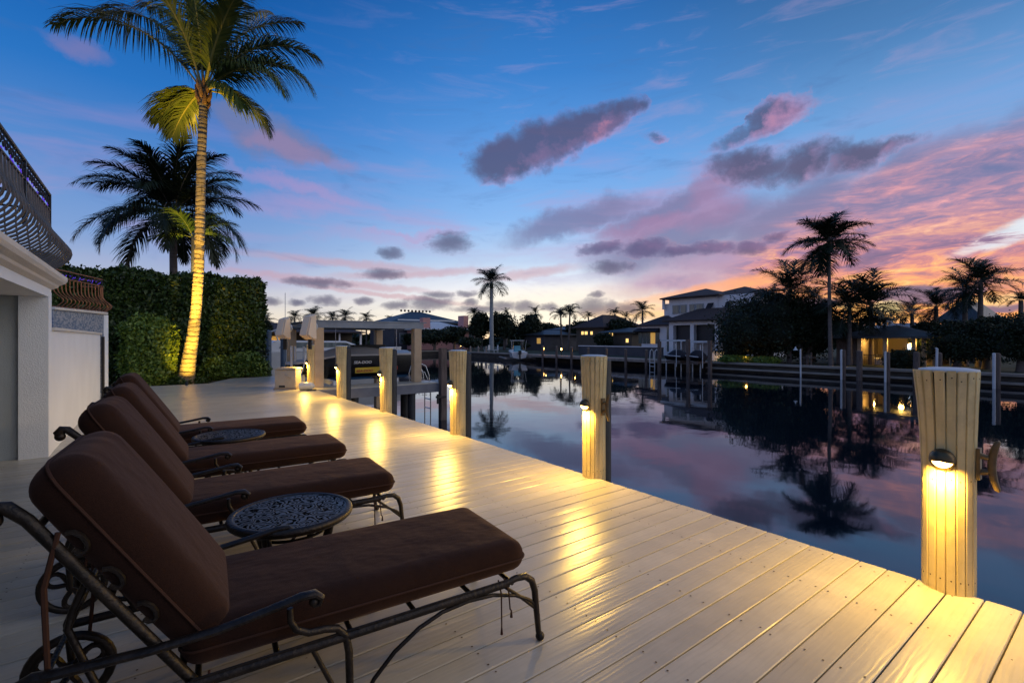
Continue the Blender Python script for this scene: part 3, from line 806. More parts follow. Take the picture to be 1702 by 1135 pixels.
# ================= HEDGE, BUSHES
def hedge(name, label, x0, x1, y0, y1, z0, z1, n, size, m, round_=.25, cat='hedge', wob=.1):
    t = thing(name, label, cat, ((x0 + x1) / 2, (y0 + y1) / 2, z0))
    hx, hy, hz = (x1 - x0) / 2, (y1 - y0) / 2, (z1 - z0)
    # sample the visible skins: front, top, right, left
    areas = np.array([hx * 2 * hz, hx * 2 * hy * 2, hy * 2 * hz, hy * 2 * hz]); pr = areas / areas.sum()
    w = nrg.choice(4, n, p=pr); u = nrg.random(n); v = nrg.random(n)
    P = np.zeros((n, 3)); O = np.zeros((n, 3))
    P[:, 0] = np.where(w < 2, (u * 2 - 1) * hx, np.where(w == 2, hx, -hx))
    P[:, 1] = np.where(w == 0, -hy, (np.where(w == 1, v, u) * 2 - 1) * hy)
    P[:, 2] = np.where(w == 1, hz, v * hz)
    O[w == 0, 1] = -1; O[w == 1, 2] = 1; O[w == 2, 0] = 1; O[w == 3, 0] = -1
    # round the upper and side arrises
    q = P.copy(); q[:, 2] -= hz / 2
    h = np.array([hx, hy, hz / 2]); inn = np.clip(q, -(h - round_), h - round_); e = q - inn
    ln_ = np.linalg.norm(e, axis=1)[:, None] + 1e-9
    q = inn + e / ln_ * np.minimum(ln_, round_); q[:, 2] += hz / 2
    bump = wob * (np.sin(q[:, 0] * 3.1 + q[:, 2] * 2.2) * np.sin(q[:, 2] * 2.7 + 1) + .7 * np.sin(q[:, 0] * 7.3 + 2) * np.sin(q[:, 2] * 6.1))
    q += O * (bump + nrg.normal(0, .035 + wob * .25, n))[:, None] + nrg.normal(0, .02, (n, 3))
    k = n // 30; q[:k] += O[:k] * nrg.random((k, 1)) * .16 + nrg.normal(0, .02, (k, 3))
    V, F = leafquads(q, size, .4, .5, O)
    npmesh('foliage', V, F, m, t)
    mb = MB(); i_ = .16 + wob * .8
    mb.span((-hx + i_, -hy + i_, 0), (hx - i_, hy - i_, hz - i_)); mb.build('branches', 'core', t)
    return t
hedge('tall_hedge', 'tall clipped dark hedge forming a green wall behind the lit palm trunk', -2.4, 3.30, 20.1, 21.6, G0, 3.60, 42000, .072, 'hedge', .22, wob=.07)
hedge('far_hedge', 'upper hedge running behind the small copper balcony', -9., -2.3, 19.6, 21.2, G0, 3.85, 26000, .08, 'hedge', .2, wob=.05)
x0, _, _ = atY(203, 18.3); x1, _, _ = atY(294, 18.3)
hedge('boxed_bush', 'rounded box clipped bush in front of the hedge, left of the lit palm', x0 + .0, x1 - .10, 18.25, 19.5, G0, 2.0, 15000, .062, 'shrub', .42, 'bush', wob=.06)
x0, _, _ = atY(338, 19.4); x1, _, _ = atY(432, 19.6)
def bush(name, label, lobes, n, size, m, cat='bush', loc=(0, 0, 0)):
    t = thing(name, label, cat, loc)
    P, O = blob_pts(lobes, n); V, F = leafquads(P, size, .3, .5, O); npmesh('foliage', V, F, m, t)
    mb = MB()
    for l in lobes[:6]:
        mb.tube([(0, 0, -.05), (l[0] * .5, l[1] * .5, l[2] * .5), (l[0], l[1], l[2])], [.05 * max(l[3:]) + .01, .03 * max(l[3:]) + .008, .01], 6)
    mb.build('branches', 'core', t)
    return t
xa, ya, _ = atY(400, 19.9)
bush('low_bush', 'low loose bush at the foot of the hedge, right of the lit palm', [(0, 0, .45, .8, .45, .5), (.6, .1, .35, .45, .4, .4), (-.7, 0, .4, .6, .4, .45), (.25, -.1, .7, .5, .4, .35)], 9000, .06, 'shrub', 'bush', (xa - .05, ya, G0))
xa, ya, _ = atY(300, 18.2)
bush('ground_plant', 'small ground plant tucked against the base of the lit palm', [(0, 0, .14, .35, .25, .18), (.5, .2, .10, .3, .25, .14), (-.4, .1, .12, .3, .2, .15)], 2600, .045, 'hedge', 'plant', (xa, ya + .2, G0))
# ================= PALMS
def frond(acc, rach, base, az, el0, Lf, droop, ll, nl, w, hang=.35, r0=.03, pw=1.4, seg=3, jit=.1, start=.14, bare=0, sway=0.):
    n = 22; P = [Vector(base)]; T = []
    for i in range(n):
        s = i / n
        el = el0 - droop * s ** pw
        a = az + sway * s * s
        t = Vector((math.cos(el) * math.cos(a), math.cos(el) * math.sin(a), math.sin(el)))
        T.append(t); P.append(P[-1] + t * Lf / n)
    T.append(T[-1])
    rach.tube(P, [r0 * (1 - .88 * i / n) for i in range(n + 1)], 6, .7)
    for k in range(nl):
        s = start + (1 - start) * (k + rnd.random() * .6) / nl
        f = s * n; i = min(int(f), n - 1); p = P[i].lerp(P[i + 1], f - i); t = T[i]
        side = t.cross(Vector((0, 0, 1)))
        side = side.normalized() if side.length > .05 else Vector((math.sin(az), -math.cos(az), 0))
        nn = side.cross(t)
        u = (s - start) / (1 - start)
        l0 = ll * (.45 + 1.0 * math.sin(PI * min(1, u * .85 + .12)) ** .8) * (1 - .45 * u ** 4)
        ang = R((68 if seg < 3 else 58) - 34 * u)
        for sg in (1, -1):
            l = l0 * rnd.uniform(.85, 1.1)
            d = (t * math.cos(ang) + side * sg * math.sin(ang) + nn * rnd.uniform(.0, .3) + Vector((rnd.gauss(0, jit), rnd.gauss(0, jit), rnd.gauss(0, jit)))).normalized()
            q = p.copy(); o = len(acc[0])
            wv = d.cross(nn).normalized() * w
            for j in range(seg + 1):
                ww = wv * (1 - j / seg) ** .7 * .5 + wv * .04
                acc[0].append(tuple(q + ww)); acc[0].append(tuple(q - ww))
                q = q + d * (l / seg); d = (d + Vector((0, 0, -hang * rnd.uniform(.7, 1.3)))).normalized()
            for j in range(seg): acc[1].append((o + 2 * j, o + 2 * j + 1, o + 2 * j + 3, o + 2 * j + 2))
def palm(name, label, base, path, rads, fr, lm, tm, ll, nl, w, hang, group=None, cat='palm tree', boot=None, r0=.03, seg=3, leafjit=.1, nseg=10):
    """fr: list of (az, el, length, droop)"""
    t = thing(name, label, cat, base, group=group)
    mb = MB(); mb.tube(path, rads, nseg); tr = mb.build('trunk', tm, t, smooth=True)
    top = Vector(path[-1]); acc = ([], []); ra = MB()
    for (az, el, Lf, dr) in fr:
        b0 = top + Vector((math.cos(az), math.sin(az), 0)) * rads[-1] * .5
        frond(acc, ra, b0, az, el, Lf, dr, ll * (.75 + .25 * Lf / 3), nl, w, hang, r0, seg=seg, jit=leafjit, sway=rnd.uniform(-.25, .25))
    cr = npmesh('crown', np.array(acc[0]), np.array(acc[1]), lm, t)
    ra.build('frond_stems', 'rachis' if lm == 'frond' else 'trunkd', cr, smooth=True)
    return t
def relaz(phi): return R(phi) - YAW
# --- lit coconut palm
bx, by, bd = atd(308, 15.3)
H1 = zz(150, bd) - G0
topx = atd(338, bd); dxw = Vector((topx[0] - bx, topx[1] - by, 0))
def smooth(u): return u * u * (3 - 2 * u)
path = []; rads = []
pxs = [(308, 636), (314, 598), (321, 555), (327, 505), (331, 440), (333, 350), (335, 260), (338, 185), (338.5, 150)]
hw = [14.5, 12., 10., 9., 8.4, 8., 7.6, 7.2, 6.5]
for (px, py), r_ in zip(pxs, hw):
    q = atd(px, bd); path.append((q[0] - bx, q[1] - by, zz(py, bd) - G0 if py < 636 else 0)); rads.append(r_ * .88 / FL * bd)
# finer trunk path with ring relief
pp = []; rr_ = []
for i in range(len(path) - 1):
    for j in range(40):
        u = j / 40
        z = path[i][2] + (path[i + 1][2] - path[i][2]) * u
        a = Vector(path[i]).lerp(Vector(path[i + 1]), u); pp.append(a)
        rr_.append((rads[i] + (rads[i + 1] - rads[i]) * u) * (1 + (.05 + .03 * math.sin(z * 1.7)) * (((z * 6.3 + .9 * math.sin(z * 2.3) + .4 * math.sin(z * 5.1)) % 1) - .5) + rnd.uniform(-.02, .02)))
pp.append(Vector(path[-1])); rr_.append(rads[-1])
fr = []
spec = [(179, 55, 4.4, 80), (170, 66, 4.2, 76), (156, 73, 4.0, 62), (128, 80, 3.9, 46), (95, 84, 3.9, 50), (66, 80, 3.8, 52), (42, 75, 3.7, 66), (285, 84, 3.7, 55), (236, 76, 3.8, 66),
        (12, 60, 3.3, 98), (2, 43, 3.15, 112), (348, 36, 2.6, 112), (320, 62, 3.2, 88), (140, -2, 1.9, 60), (163, 8, 1.75, 75), (150, 16, 1.8, 80), (28, 6, 1.7, 78), (338, 2, 1.6, 74)]
for (a, e, l, d) in spec: fr.append((relaz(a + rnd.uniform(-4, 4)), R(e), l * 1.27, R(d)))
t = palm('coconut_palm', 'tall leaning coconut palm with a floodlit yellow ringed trunk in front of the hedge', (bx, by, G0), pp, rr_, fr, 'frond', 'trunk', .86, 92, .050, .66, r0=.045, leafjit=.035, nseg=20)
mb = MB(); tp = Vector(pp[-1])
for i in range(16):
    a = i * 2.4; z = -.42 + .62 * i / 16
    u = Vector((math.cos(a), math.sin(a), 0)); rb = .155 + .05 * math.sin(PI * i / 16)
    mb.tube([tp + u * rb * .5 + Vector((0, 0, z - .12)), tp + u * rb * .95 + Vector((0, 0, z)), tp + u * (rb * 1.15) + Vector((0, 0, z + .22))], [.07, .06, .02], 7)
mb.build('fibre_boots', 'boot', t, smooth=True)
mb = MB()
ux, uy, _ = atd(317, 14.42)
ul = thing('garden_uplight', 'small garden floodlight at the edge of the deck, aimed up the palm trunk', 'floodlight', (ux - .1, uy + .1, G0))
mb.tube([(0, 0, 0), (0, 0, .12)], .015, 8); mb.build('stake', 'iron', ul)
mb = MB(); mb.tube([(0, 0, .12), (.01, .05, .19)], [.035, .042], 12); mb.build('housing', 'iron', ul, smooth=True)
for nm, en, sz, frac in (('palm_uplight', 260, 84, .17), ('palm_uplight_narrow', 6200, 27, .60), ('palm_uplight_mid', 650, 44, .33)):
    ld = bpy.data.lights.new(nm, 'SPOT'); ld.energy = en; ld.color = (1., .60, .06); ld.spot_size = R(sz); ld.spot_blend = 1.; ld.shadow_soft_size = .05
    lo = bpy.data.objects.new(nm, ld); col.objects.link(lo); lo.parent = ul; lo.location = (.01, .06, .22)
    tgt = Vector((bx, by, 0)) + Vector(pp[int(len(pp) * frac)]) - Vector((ux - .1, uy + .1, 0))
    lo.rotation_euler = (tgt - Vector(lo.location)).to_track_quat('-Z', 'Y').to_euler()
# --- darker palm behind the hedge
qx, qy, qd = atd(287, 24.5)
hz = zz(352, qd) - G0
fr = []
for i in range(40):
    a = 360 * i / 40 * 7 + rnd.uniform(-9, 9); e = [72, 38, 10, 55, -10][i % 5] + rnd.uniform(-8, 8)
    fr.append((relaz(a), R(e), rnd.uniform(3.6, 4.5), R(rnd.uniform(62, 92))))
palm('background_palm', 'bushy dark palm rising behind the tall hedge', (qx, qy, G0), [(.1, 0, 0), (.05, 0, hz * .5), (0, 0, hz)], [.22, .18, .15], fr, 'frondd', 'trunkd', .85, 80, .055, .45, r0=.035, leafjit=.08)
# its low lit fronds: small palm in front
qx, qy, qd = atd(322, 22.3)
hz = zz(395, qd) - G0
fr = [(relaz(a), R(e), l, R(d)) for a, e, l, d in ((176, 42, 2.1, 60), (165, 62, 2.0, 60), (10, 48, 2.1, 75), (190, 16, 1.9, 55), (350, 20, 2.1, 75), (60, 70, 1.9, 50), (260, 62, 1.7, 60), (120, 55, 2, 70))]
palm('young_palm', 'young palm with yellow lit fronds behind the trunk of the floodlit palm', (qx, qy, G0), [(0, 0, 0), (0, 0, hz)], [.14, .10], fr, 'frond', 'trunkd', .62, 46, .055, .35, r0=.028)
ld = bpy.data.lights.new('hedge_uplight', 'SPOT'); ld.energy = 900; ld.color = (1., .78, .16); ld.spot_size = R(50); ld.spot_blend = .7; ld.shadow_soft_size = .04
vx, vy, _ = atd(318, 21.7)
ul2 = thing('garden_uplight', 'small floodlight hidden behind the hedge, lighting the young palm', 'floodlight', (vx, vy, G0))
mb = MB(); mb.tube([(0, 0, 0), (0, 0, .12)], .015, 8); mb.build('stake', 'iron', ul2)
mb = MB(); mb.tube([(0, 0, .12), (0, .01, .19)], [.035, .042], 12); mb.build('housing', 'iron', ul2, smooth=True)
lo = bpy.data.objects.new('hedge_uplight', ld); col.objects.link(lo); lo.parent = ul2; lo.location = (0, .02, 3.1); lo.rotation_euler = (R(180 - 12), 0, 0)

# ================= BOAT LIFT, FINGER PIER
t = thing('finger_pier', 'grey board finger pier reaching out over the water below the boat lift', 'pier', (EDGE, 13.75, 0))
mb = MB()
for i in range(26):
    mb.span((.03 + i * .1425, .02, -.03), (.03 + i * .1425 + .138, .92, 0.01))
mb.build('planks', 'deck', t)
mb = MB(); mb.span((.02, 0, -.30), (3.76, .045, -.032)); mb.span((.02, .88, -.30), (3.76, .92, -.032)); mb.span((3.72, .05, -.30), (3.76, .875, -.032)); mb.build('fascia', simple('grey_fascia', (.20, .20, .22), .7, c2=(.15, .15, .17), scale=3), t)
for px_, X_ in ((1.1, .2), (2.9, .2), (2.9, .75), (.9, .75)):
    mb = MB(); mb.lathe([(.12, WATER - 1.2), (.12, -.31)], 16, (px_, X_, 0)); mb.build('piling', 'pile', t, smooth=True)
ex = 7.33 - EDGE
mb = MB(); mb.box((ex + .12, -.05, -.15), (.2, .2, 2.5)); pl = tag(mb.build('square_piling', 'wood', None, (EDGE, 13.75, 0)), 'square brown piling standing at the outer end of the finger pier', 'piling')
mb = MB(); mb.box((EDGE + ex + .02, 13.62, -.45), (.34, .10, .06)); mb.box((EDGE + ex - .14, 13.55, -.5), (.05, .05, .30)); o = mb.build('bracket', 'iron', pl); o.location = (-EDGE, -13.75, 0)
t = thing('pool_ladder', 'chrome hoop ladder at the outer end of the finger pier', 'ladder', (7.0, 14.25, .01))
for s in (0, .42):
    mb = MB(); mb.tube([(-.25, s, 0), (-.27, s, .25), (-.2, s, .50), (-.05, s, .58), (.12, s, .5), (.24, s, .2), (.30, s, -.4), (.30, s, -1.4)], .02, 8)
    mb.build('handrail', 'steel', t, smooth=True)
    mb = MB(); mb.tube([(-.10, s, 0), (-.12, s, .2), (-.05, s, .34), (.08, s, .3), (.2, s, .05)], .016, 8); mb.build('handrail', 'steel', t, smooth=True)
for z in (-.3, -.6, -.9):
    mb = MB(); mb.tube([(.3, 0, z), (.3, .42, z)], .018, 8); mb.build('rung', 'steel', t)
# lift frame
LX0, LX1, LY0, LY1 = 3.78, 6.84, 14.35, 17.65
t = thing('boat_lift', 'overhead boat lift of four tan posts and flat grey beams', 'boat lift', (LX0, LY0, 0))
W_, D_ = LX1 - LX0, LY1 - LY0
for (x, y) in ((0, 0), (W_, 0), (0, D_), (W_, D_)):
    mb = MB(); mb.box((x, y, (1.72 + (WATER - 1 if y > 1 else 0)) / 2), (.26, .26, 1.72 - (WATER - 1 if y > 1 else 0))); mb.build('post', 'post', t, bevel=.02)
bm_ = simple('galvanised_beam', (.26, .28, .31), .45, .4, c2=(.20, .22, .25), scale=3)
for (a, b_) in (((-.13, -.12, 1.72), (W_ + .2, .12, 1.90)), ((-.13, D_ - .12, 1.72), (W_ + .2, D_ + .12, 1.90)), ((-.1, .125, 1.75), (.1, D_ - .125, 1.88)), ((W_ - .1, .125, 1.75), (W_ + .1, D_ - .125, 1.88))):
    mb = MB(); mb.span(a, b_); mb.build('beam', bm_, t)
mb = MB(); mb.span((-.13, -.14, 1.905), (W_ + .3, D_ + .25, 1.935)); mb.build('top_deck', bm_, t)
for (x, y) in ((.55, .05), (W_ - .6, .05), (.55, D_ - .05), (W_ - .6, D_ - .05)):
    mb = MB(); mb.tube([(x, y + .15, 1.74), (x, y + .15, .2)], .008, 5); mb.build('cable', 'steel', t)
for (x, y) in ((.55, .2), (W_ - .6, .2)):
    mb = MB(); mb.span((x - .06, .2, .02), (x + .06, D_ - .2, .14)); mb.build('cradle_beam', 'white', t)
# motor covers (tan, faceted, flaring downwards), on arms in front of the beams
for (pxc, pyc, d0, s, lab) in ((471, 545, 13.6, .86, 'smaller faceted tan lift motor cover, left of its twin'), (513, 543, 13.2, 1., 'larger faceted tan lift motor cover beside the left lift post')):
    x, y, _ = atd(pxc, d0); z = zz(pyc, d0)
    t = thing('motor_cover', lab, 'motor cover', (x, y, z), group='tan lift motor covers')
    k = s * d0 / FL
    mb = MB(); vs = []
    for zt, x0_, x1_, dp in ((18, 2, 9, .10), (20, 8.9, 9, .02), (-15, -10, 9, .22), (-19, 0, 9, .20)):
        pass
    poly = [(-3, 17), (8, 21), (9, -22), (0, -21), (-11, -14)]
    pr = [(p[0] * k, p[1] * k) for p in poly]
    mb.prism(pr, -.14, .16, 'y', Matrix.Rotation(.36, 4, 'Z')); mb.prism([(p[0] * .8, p[1] * .93) for p in pr], -.19, -.142, 'y', Matrix.Rotation(.36, 4, 'Z'))
    mb.build('hood', simple('tan_fibreglass', (.80, .62, .44), .5), t, bevel=.012)
    mb = MB(); mb.lathe([(.10, -.03), (.12, 0), (.10, .03)], 16, mtx=Matrix.Rotation(.36, 4, 'Z') @ Matrix.Translation((.19, .0, 0)) @ Matrix.Rotation(PI / 2, 4, 'Y')); mb.build('gear_disc', 'white', t, smooth=True)
    mb = MB(); mb.tube([(.05, .05, -.1), (.05, .05, -.62)], .05, 8); mb.build('bracket', 'iron', t)
# tall guide poles
for i, (px_, py0) in enumerate(((484.5, 575), (490.5, 575.5), (505, 576))):
    x, y, d = atd(px_, 14.6 + i * .2)
    mb = MB(); mb.tube([(0, 0, -.25), (0, 0, zz(py0, d))], .035, 10)
    tag(mb.build('guide_pole', 'white', None, (x, y, 0), smooth=True), ['leftmost of three white guide poles beside the beige box', 'middle of three white guide poles beside the beige box', 'rightmost white guide pole, nearest the clad corner post'][i], 'guide pole', 'white guide poles of the lift')
# dock box
x0, y0, d = atd(481, 13.3)
t = thing('dock_box', 'beige plastic dock box with lid standing on the deck by the lift', 'dock box', (x0, y0 + .15, 0), -.62)
mb = MB(); mb.box((0, 0, .29), (.58, .40, .50), taper=.97); mb.build('body', 'beige', t, bevel=.02)
mb = MB(); mb.box((0, 0, .02), (.62, .43, .04)); mb.build('base', 'capwood', t, bevel=.005)
mb = MB(); mb.box((0, 0, .565), (.61, .44, .035)); mb.prism([(-.30, .583), (.30, .583), (.2, .605), (-.2, .605)], -.21, .21); mb.build('lid', 'beige', t, bevel=.012)
mb = MB(); mb.tube([(.02, -.215, .42), (.10, -.25, .38), (.17, -.215, .33)], .018, 8); mb.build('handle', 'beige', t, smooth=True)
mb = MB(); mb.box((-.08, -.205, .09), (.16, .012, .05)); mb.box((-.285, -.1, .40), (.02, .08, .08)); mb.build('vent', 'rubber', t)
# hose reel / tank
x0, y0, d = atd(509, 13.05)
t = thing('hose_reel', 'white drum shaped hose reel lying on the deck at the foot of the corner post', 'hose reel', (x0, y0, 0))
m = Matrix.Rotation(-.55, 4, 'Z') @ Matrix.Translation((0, 0, .115)) @ Matrix.Rotation(PI / 2, 4, 'Y')
mb = MB(); mb.lathe([(.02, -.17), (.10, -.165), (.108, -.14), (.105, .12), (.09, .17), (.055, .18), (.05, .21), (.01, .21)], 22, mtx=m); mb.build('drum', 'gel', t, smooth=True)
mb = MB(); mb.tube([(-.1, 0, .2), (-.12, .06, .45), (-.05, .10, .62), (0, .14, .80), (.02, .15, .98)], .014, 8); mb.build('hose', 'gel', t, smooth=True)
mb = MB(); mb.tube([(.1 + .12 * math.cos(a), -.14 + .05 * math.sin(a), .012) for a in [k * PI / 6 for k in range(13)]], .012, 6); mb.build('coil', 'rubber', t, smooth=True)

# ================= WATERCRAFT in the lift
t = thing('watercraft', 'black and grey watercraft with yellow and red stripe hanging in the boat lift', 'watercraft', (3.25, 16.0, 0))
Lc = 3.95
def sec(u):
    """half beam, keel z, chine z, gunwale z, deck top z, top half width"""
    b = .60 * (1 - (1 - min(1, u / .42)) ** 2.0) ** .6 * (1 - .12 * max(0, u - .8) / .2) + .015
    keel = .04 + .48 * (1 - min(1, u / .30)) ** 1.6
    chine = .24 + .34 * (1 - min(1, u / .28)) ** 1.4
    gun = .62 + .25 * smooth(min(1, u / .42))
    if u < .55: top = gun + .03 + .24 * smooth(min(1, u / .50)) ** .9
    else: top = gun + .03 + .24 - .14 * smooth((u - .55) / .35 if u < .9 else 1)
    tw = b * (.45 + .2 * (u > .5))
    return b, keel, chine, gun, top, tw
mbh, mbd = MB(), MB(); nu = 40; hv, dv_ = [], []
for i in range(nu + 1):
    u = i / nu; b, ke, ch_, gu, tp_, tw = sec(u); x = u * Lc
    hv += [(x, 0, ke), (x, -b * .75, ch_ - .05), (x, -b * .96, ch_ + .05), (x, -b, gu), (x, b, gu), (x, b * .96, ch_ + .05), (x, b * .75, ch_ - .05)]
    dv_ += [(x, -b - .015, gu - .02), (x, -b - .012, gu + .03), (x, -b * .84, gu + .07), (x, -tw, tp_ - .06), (x, -tw * .5, tp_), (x, tw * .5, tp_), (x, tw, tp_ - .06), (x, b * .84, gu + .07), (x, b + .012, gu + .03), (x, b + .015, gu - .02)]
def loft(mb, vs, k, closed=True):
    n = len(vs) // k
    fs = [(i * k + j, (i + 1) * k + j, (i + 1) * k + (j + 1) % k, i * k + (j + 1) % k) for i in range(n - 1) for j in range(k)]
    fs += [tuple(range(k)), tuple(reversed([(n - 1) * k + j for j in range(k)]))]
    mb.add(vs, fs)
loft(mbh, hv, 7); mbh.build('hull', 'black', t, smooth=True)
loft(mbd, dv_, 10); mbd.build('deck_shell', simple('grey_gelcoat', (.40, .38, .38), .3, c2=(.34, .33, .33), scale=2), t, smooth=True)
mb = MB(); mb.box((2.6, 0, 1.12), (1.15, .34, .16)); mb.build('seat', 'rubber', t, bevel=.05)
mb = MB(); mb.tube([(1.8, -.34, 1.22), (1.75, -.12, 1.20), (1.75, .12, 1.20), (1.8, .34, 1.22)], .018, 8); mb.build('handlebar', 'iron', t, smooth=True)
mb = MB(); mb.span((3.95, -.4, .28), (4.15, .4, .36)); mb.build('stern_platform', 'rubber', t, bevel=.02)
mb = MB(); mb.lathe([(.05, -.12), (.10, -.08), (.12, .1), (.06, .14)], 14, (4.1, 0, .22)); mb.build('jet_nozzle', 'rubber', t, smooth=True)
# wrap-round side panels carrying the graphics: follow the hull side
def sidepanel(name, poly, m, off):
    # poly given as (x, v) with v 0..1 from chine to gunwale
    mb = MB(); vs = []
    for (x, v) in poly:
        b, ke, ch_, gu, tp_, tw = sec(x / Lc)
        bb = b * (.96 + .04 * v) + off; z = ch_ + .05 + (gu - ch_ - .05) * v
        vs.append((x, -bb, z))
    n = len(poly); vs2 = [(a, q - .006, c) for a, q, c in vs]
    h = n // 2
    fs = []
    for i in range(h - 1):
        a, b2, c, d2 = i, i + 1, n - 2 - i, n - 1 - i
        fs.append((a + n, b2 + n, c + n, d2 + n)); fs.append((a, d2, c, b2))
    for i in range(n): fs.append((i, (i + 1) % n, (i + 1) % n + n, i + n))
    mb.add(vs + vs2, fs); return mb.build(name, m, t)
xs = [1.95 + i * .11 for i in range(13)]
sidepanel('yellow_stripe', [(x, .0) for x in xs] + [(x, .30 + .02 * (x - 2)) for x in reversed(xs)], 'yellow', .004)
xs = [3.05 + i * .05 for i in range(8)]
sidepanel('red_stripe', [(x, max(.01, .01 + (x - 3.1) * .4)) for x in xs] + [(x, max(.05, min(.33, .10 + (x - 3.05) * .9))) for x in reversed(xs)], 'red', .010)
def text3d(name, s, size, m, parent, loc, rot, ext=.003, shear=0., sx=1.):
    cu_ = bpy.data.curves.new(name, 'FONT'); cu_.body = s; cu_.size = size; cu_.extrude = ext; cu_.shear = shear; cu_.align_x = 'LEFT'; cu_.offset = size * .018
    ob = bpy.data.objects.new('tmp_text', cu_); col.objects.link(ob)
    dg = bpy.context.evaluated_depsgraph_get(); me = bpy.data.meshes.new_from_object(ob.evaluated_get(dg)); bpy.data.objects.remove(ob)
    me.materials.clear(); me.materials.append(M[m])
    o = bpy.data.objects.new(name, me); col.objects.link(o); o.parent = parent; o.location = loc; o.rotation_euler = rot; o.scale = (sx, 1, 1)
    return o
text3d('lettering', 'SEA-DOO', .120, 'lettering', t, (1.90, -.622, .60), (PI / 2, 0, 0), shear=.15, sx=1.12)
text3d('lettering', 'SEA-DOO', .105, 'red', t, (1.98, -.626, .325), (PI / 2, 0, 0), shear=.15, sx=1.2)

# ================= IRON FENCE at the end of the deck
fx0, fy0, _ = atY(428, 19.85); 
t = thing('iron_fence', 'low black iron picket fence between hedge and boat lift', 'fence', (fx0, 19.85, 0))
W2 = EDGE - .1 - fx0
mb = MB()
for i in range(int(W2 / .09) + 1): mb.span((i * .09 - .006, -.006, .02), (i * .09 + .006, .006, .98))
mb.build('pickets', 'iron', t)
mb = MB()
for z in (.12, .95): mb.span((-.02, -.015, z - .012), (W2 + .02, .015, z + .012))
mb.build('rails', 'iron', t)

# ================= NEIGHBOUR MOORINGS behind the lift (same bank)
def pile(px, Y, pytop, r, m, label, grp, cap=None, cat='piling', base=WATER - .8):
    x, y, d = atY(px, Y) if Y is not None else px
    z = zz(pytop, d)
    t = thing('mooring_piling', label, cat, (x, y, 0), group=grp)
    mb = MB(); mb.lathe([(r, base), (r * .96, z - r * .5)], 14); mb.build('shaft', m, t, smooth=True)
    mb = MB(); mb.lathe([(r * 1.05, z - r * .5), (r * 1.0, z - r * .3), (r * .5, z), (.005, z + r * .1)], 14); mb.build('cap', cap or m, t, smooth=True)
    return t
pile(446, 26., 549, .15, 'navy', 'blue sleeved mooring piling nearest the hedge end', 'blue sleeved pilings by the white yacht')
pile(471, 30., 556, .16, 'navy', 'blue sleeved mooring piling below the smaller motor cover', 'blue sleeved pilings by the white yacht')
# white yacht
t = thing('yacht', 'white motor yacht moored behind the iron fence and boat lift', 'yacht', (4.0, 33.5, WATER))
def hullloft(L_, B_, hh, z0=0.):
    vs = []
    for i in range(25):
        u = i / 24; b = B_ / 2 * (1 - max(0, (u - .55) / .45) ** 2.2) + .02; z1 = hh * (1 + .22 * max(0, u - .3)); x = u * L_ * 1
        vs += [(x, 0, z0 - .3), (x, -b * .8, z0 + .0), (x + .25 * u, -b, z0 + z1), (x + .25 * u, b, z0 + z1), (x, b * .8, z0)]
    return vs
mb = MB(); loft(mb, hullloft(10.5, 3.4, 1.75), 5); o = mb.build('hull', 'gel', t, smooth=True); o.rotation_euler = (0, 0, 0)
mb = MB(); mb.prism([(1.0, 1.7), (8.0, 1.85), (6.3, 2.45), (2.0, 2.5)], -1.2, 1.2); mb.build('cabin', 'gel', t, bevel=.1)
mb = MB(); mb.prism([(2.2, 2.02), (7.0, 2.05), (6.3, 2.35), (2.4, 2.37)], -1.23, 1.23); mb.build('window_band', 'glass', t)
mb = MB(); mb.tube([(2.2, -1.1, 2.4), (2.0, -1.1, 3.0), (2.6, -1.1, 3.25), (2.6, 1.1, 3.25), (2.0, 1.1, 3.0), (2.2, 1.1, 2.4)], .05, 8); mb.build('radar_arch', 'gel', t, smooth=True)
x, y, d = atY(474, 33.); 
mb = MB(); mb.tube([(x - 4.0, y - 33.5, 2.3), (x - 4.0 , y - 33.5, zz(487, d) - WATER)], .018, 5); mb.build('antenna', 'white', t)
t.rotation_euler = (0, 0, 0)
# lit neighbour terrace seen under the lift beams
t = thing('terrace_house', 'low neighbouring house with warmly lit terrace seen beneath the lift beams', 'house', (6, 69.5, G1))
mb = MB(); mb.span((0, 3, 0), (18, 10, 2.9)); mb.build('wall', 'houseb', t)
mb = MB(); mb.hip(0, 18, -1, 10, 2.9, 4.2, .6); mb.build('roof', 'rooftile', t)
for i in range(7):
    mb = MB(); mb.span((i * 3 - .1 + .0, -.8, 0), (i * 3 + .12, -.6, 2.75)); mb.build('column', 'housew', t)
mb = MB(); mb.span((.6, 2.9, .1), (8, 2.99, 2.3)); mb.build('window', 'warmdim', t)
for i in range(6):
    mb = MB(); mb.ball((1.5 + i * 1.4 + (i % 2) * .3, 2.2, 1.0 + .35 * (i % 3)), .09); mb.build('lamp', 'bulb', t)
# ================= FAR SHORE
def house_frame(name, label, X, px_right, px_left, cat='house'):
    """origin at the facade's right-hand (near) end on the ground; local +x inland, local +y along the shore away from us"""
    _, y0, _ = at(px_right, X); _, y1, _ = at(px_left, X)
    return thing(name, label, cat, (X, y0, G1)), y1 - y0
def H(py, d): return zz(py, d) - G1
# --- big white two-storey house
X = 46.
def yat(px, X=X): return at(px, X)[1]
_, yr, dr = at(1262, X)
t = thing('white_villa', 'large white two storey villa with brown tiled roofs and dark porch screens', 'villa', (X, yr, G1))
def ly(px, XX=X): return at(px, XX)[1] - yr
def lz(py, px, XX=X): return zz(py, at(px, XX)[2]) - G1
yA, yB, yC, yD = ly(1190), ly(1112), ly(1104), ly(1053)
e1 = lz(533, 1112); e0 = lz(540, 1060)
W = MB()
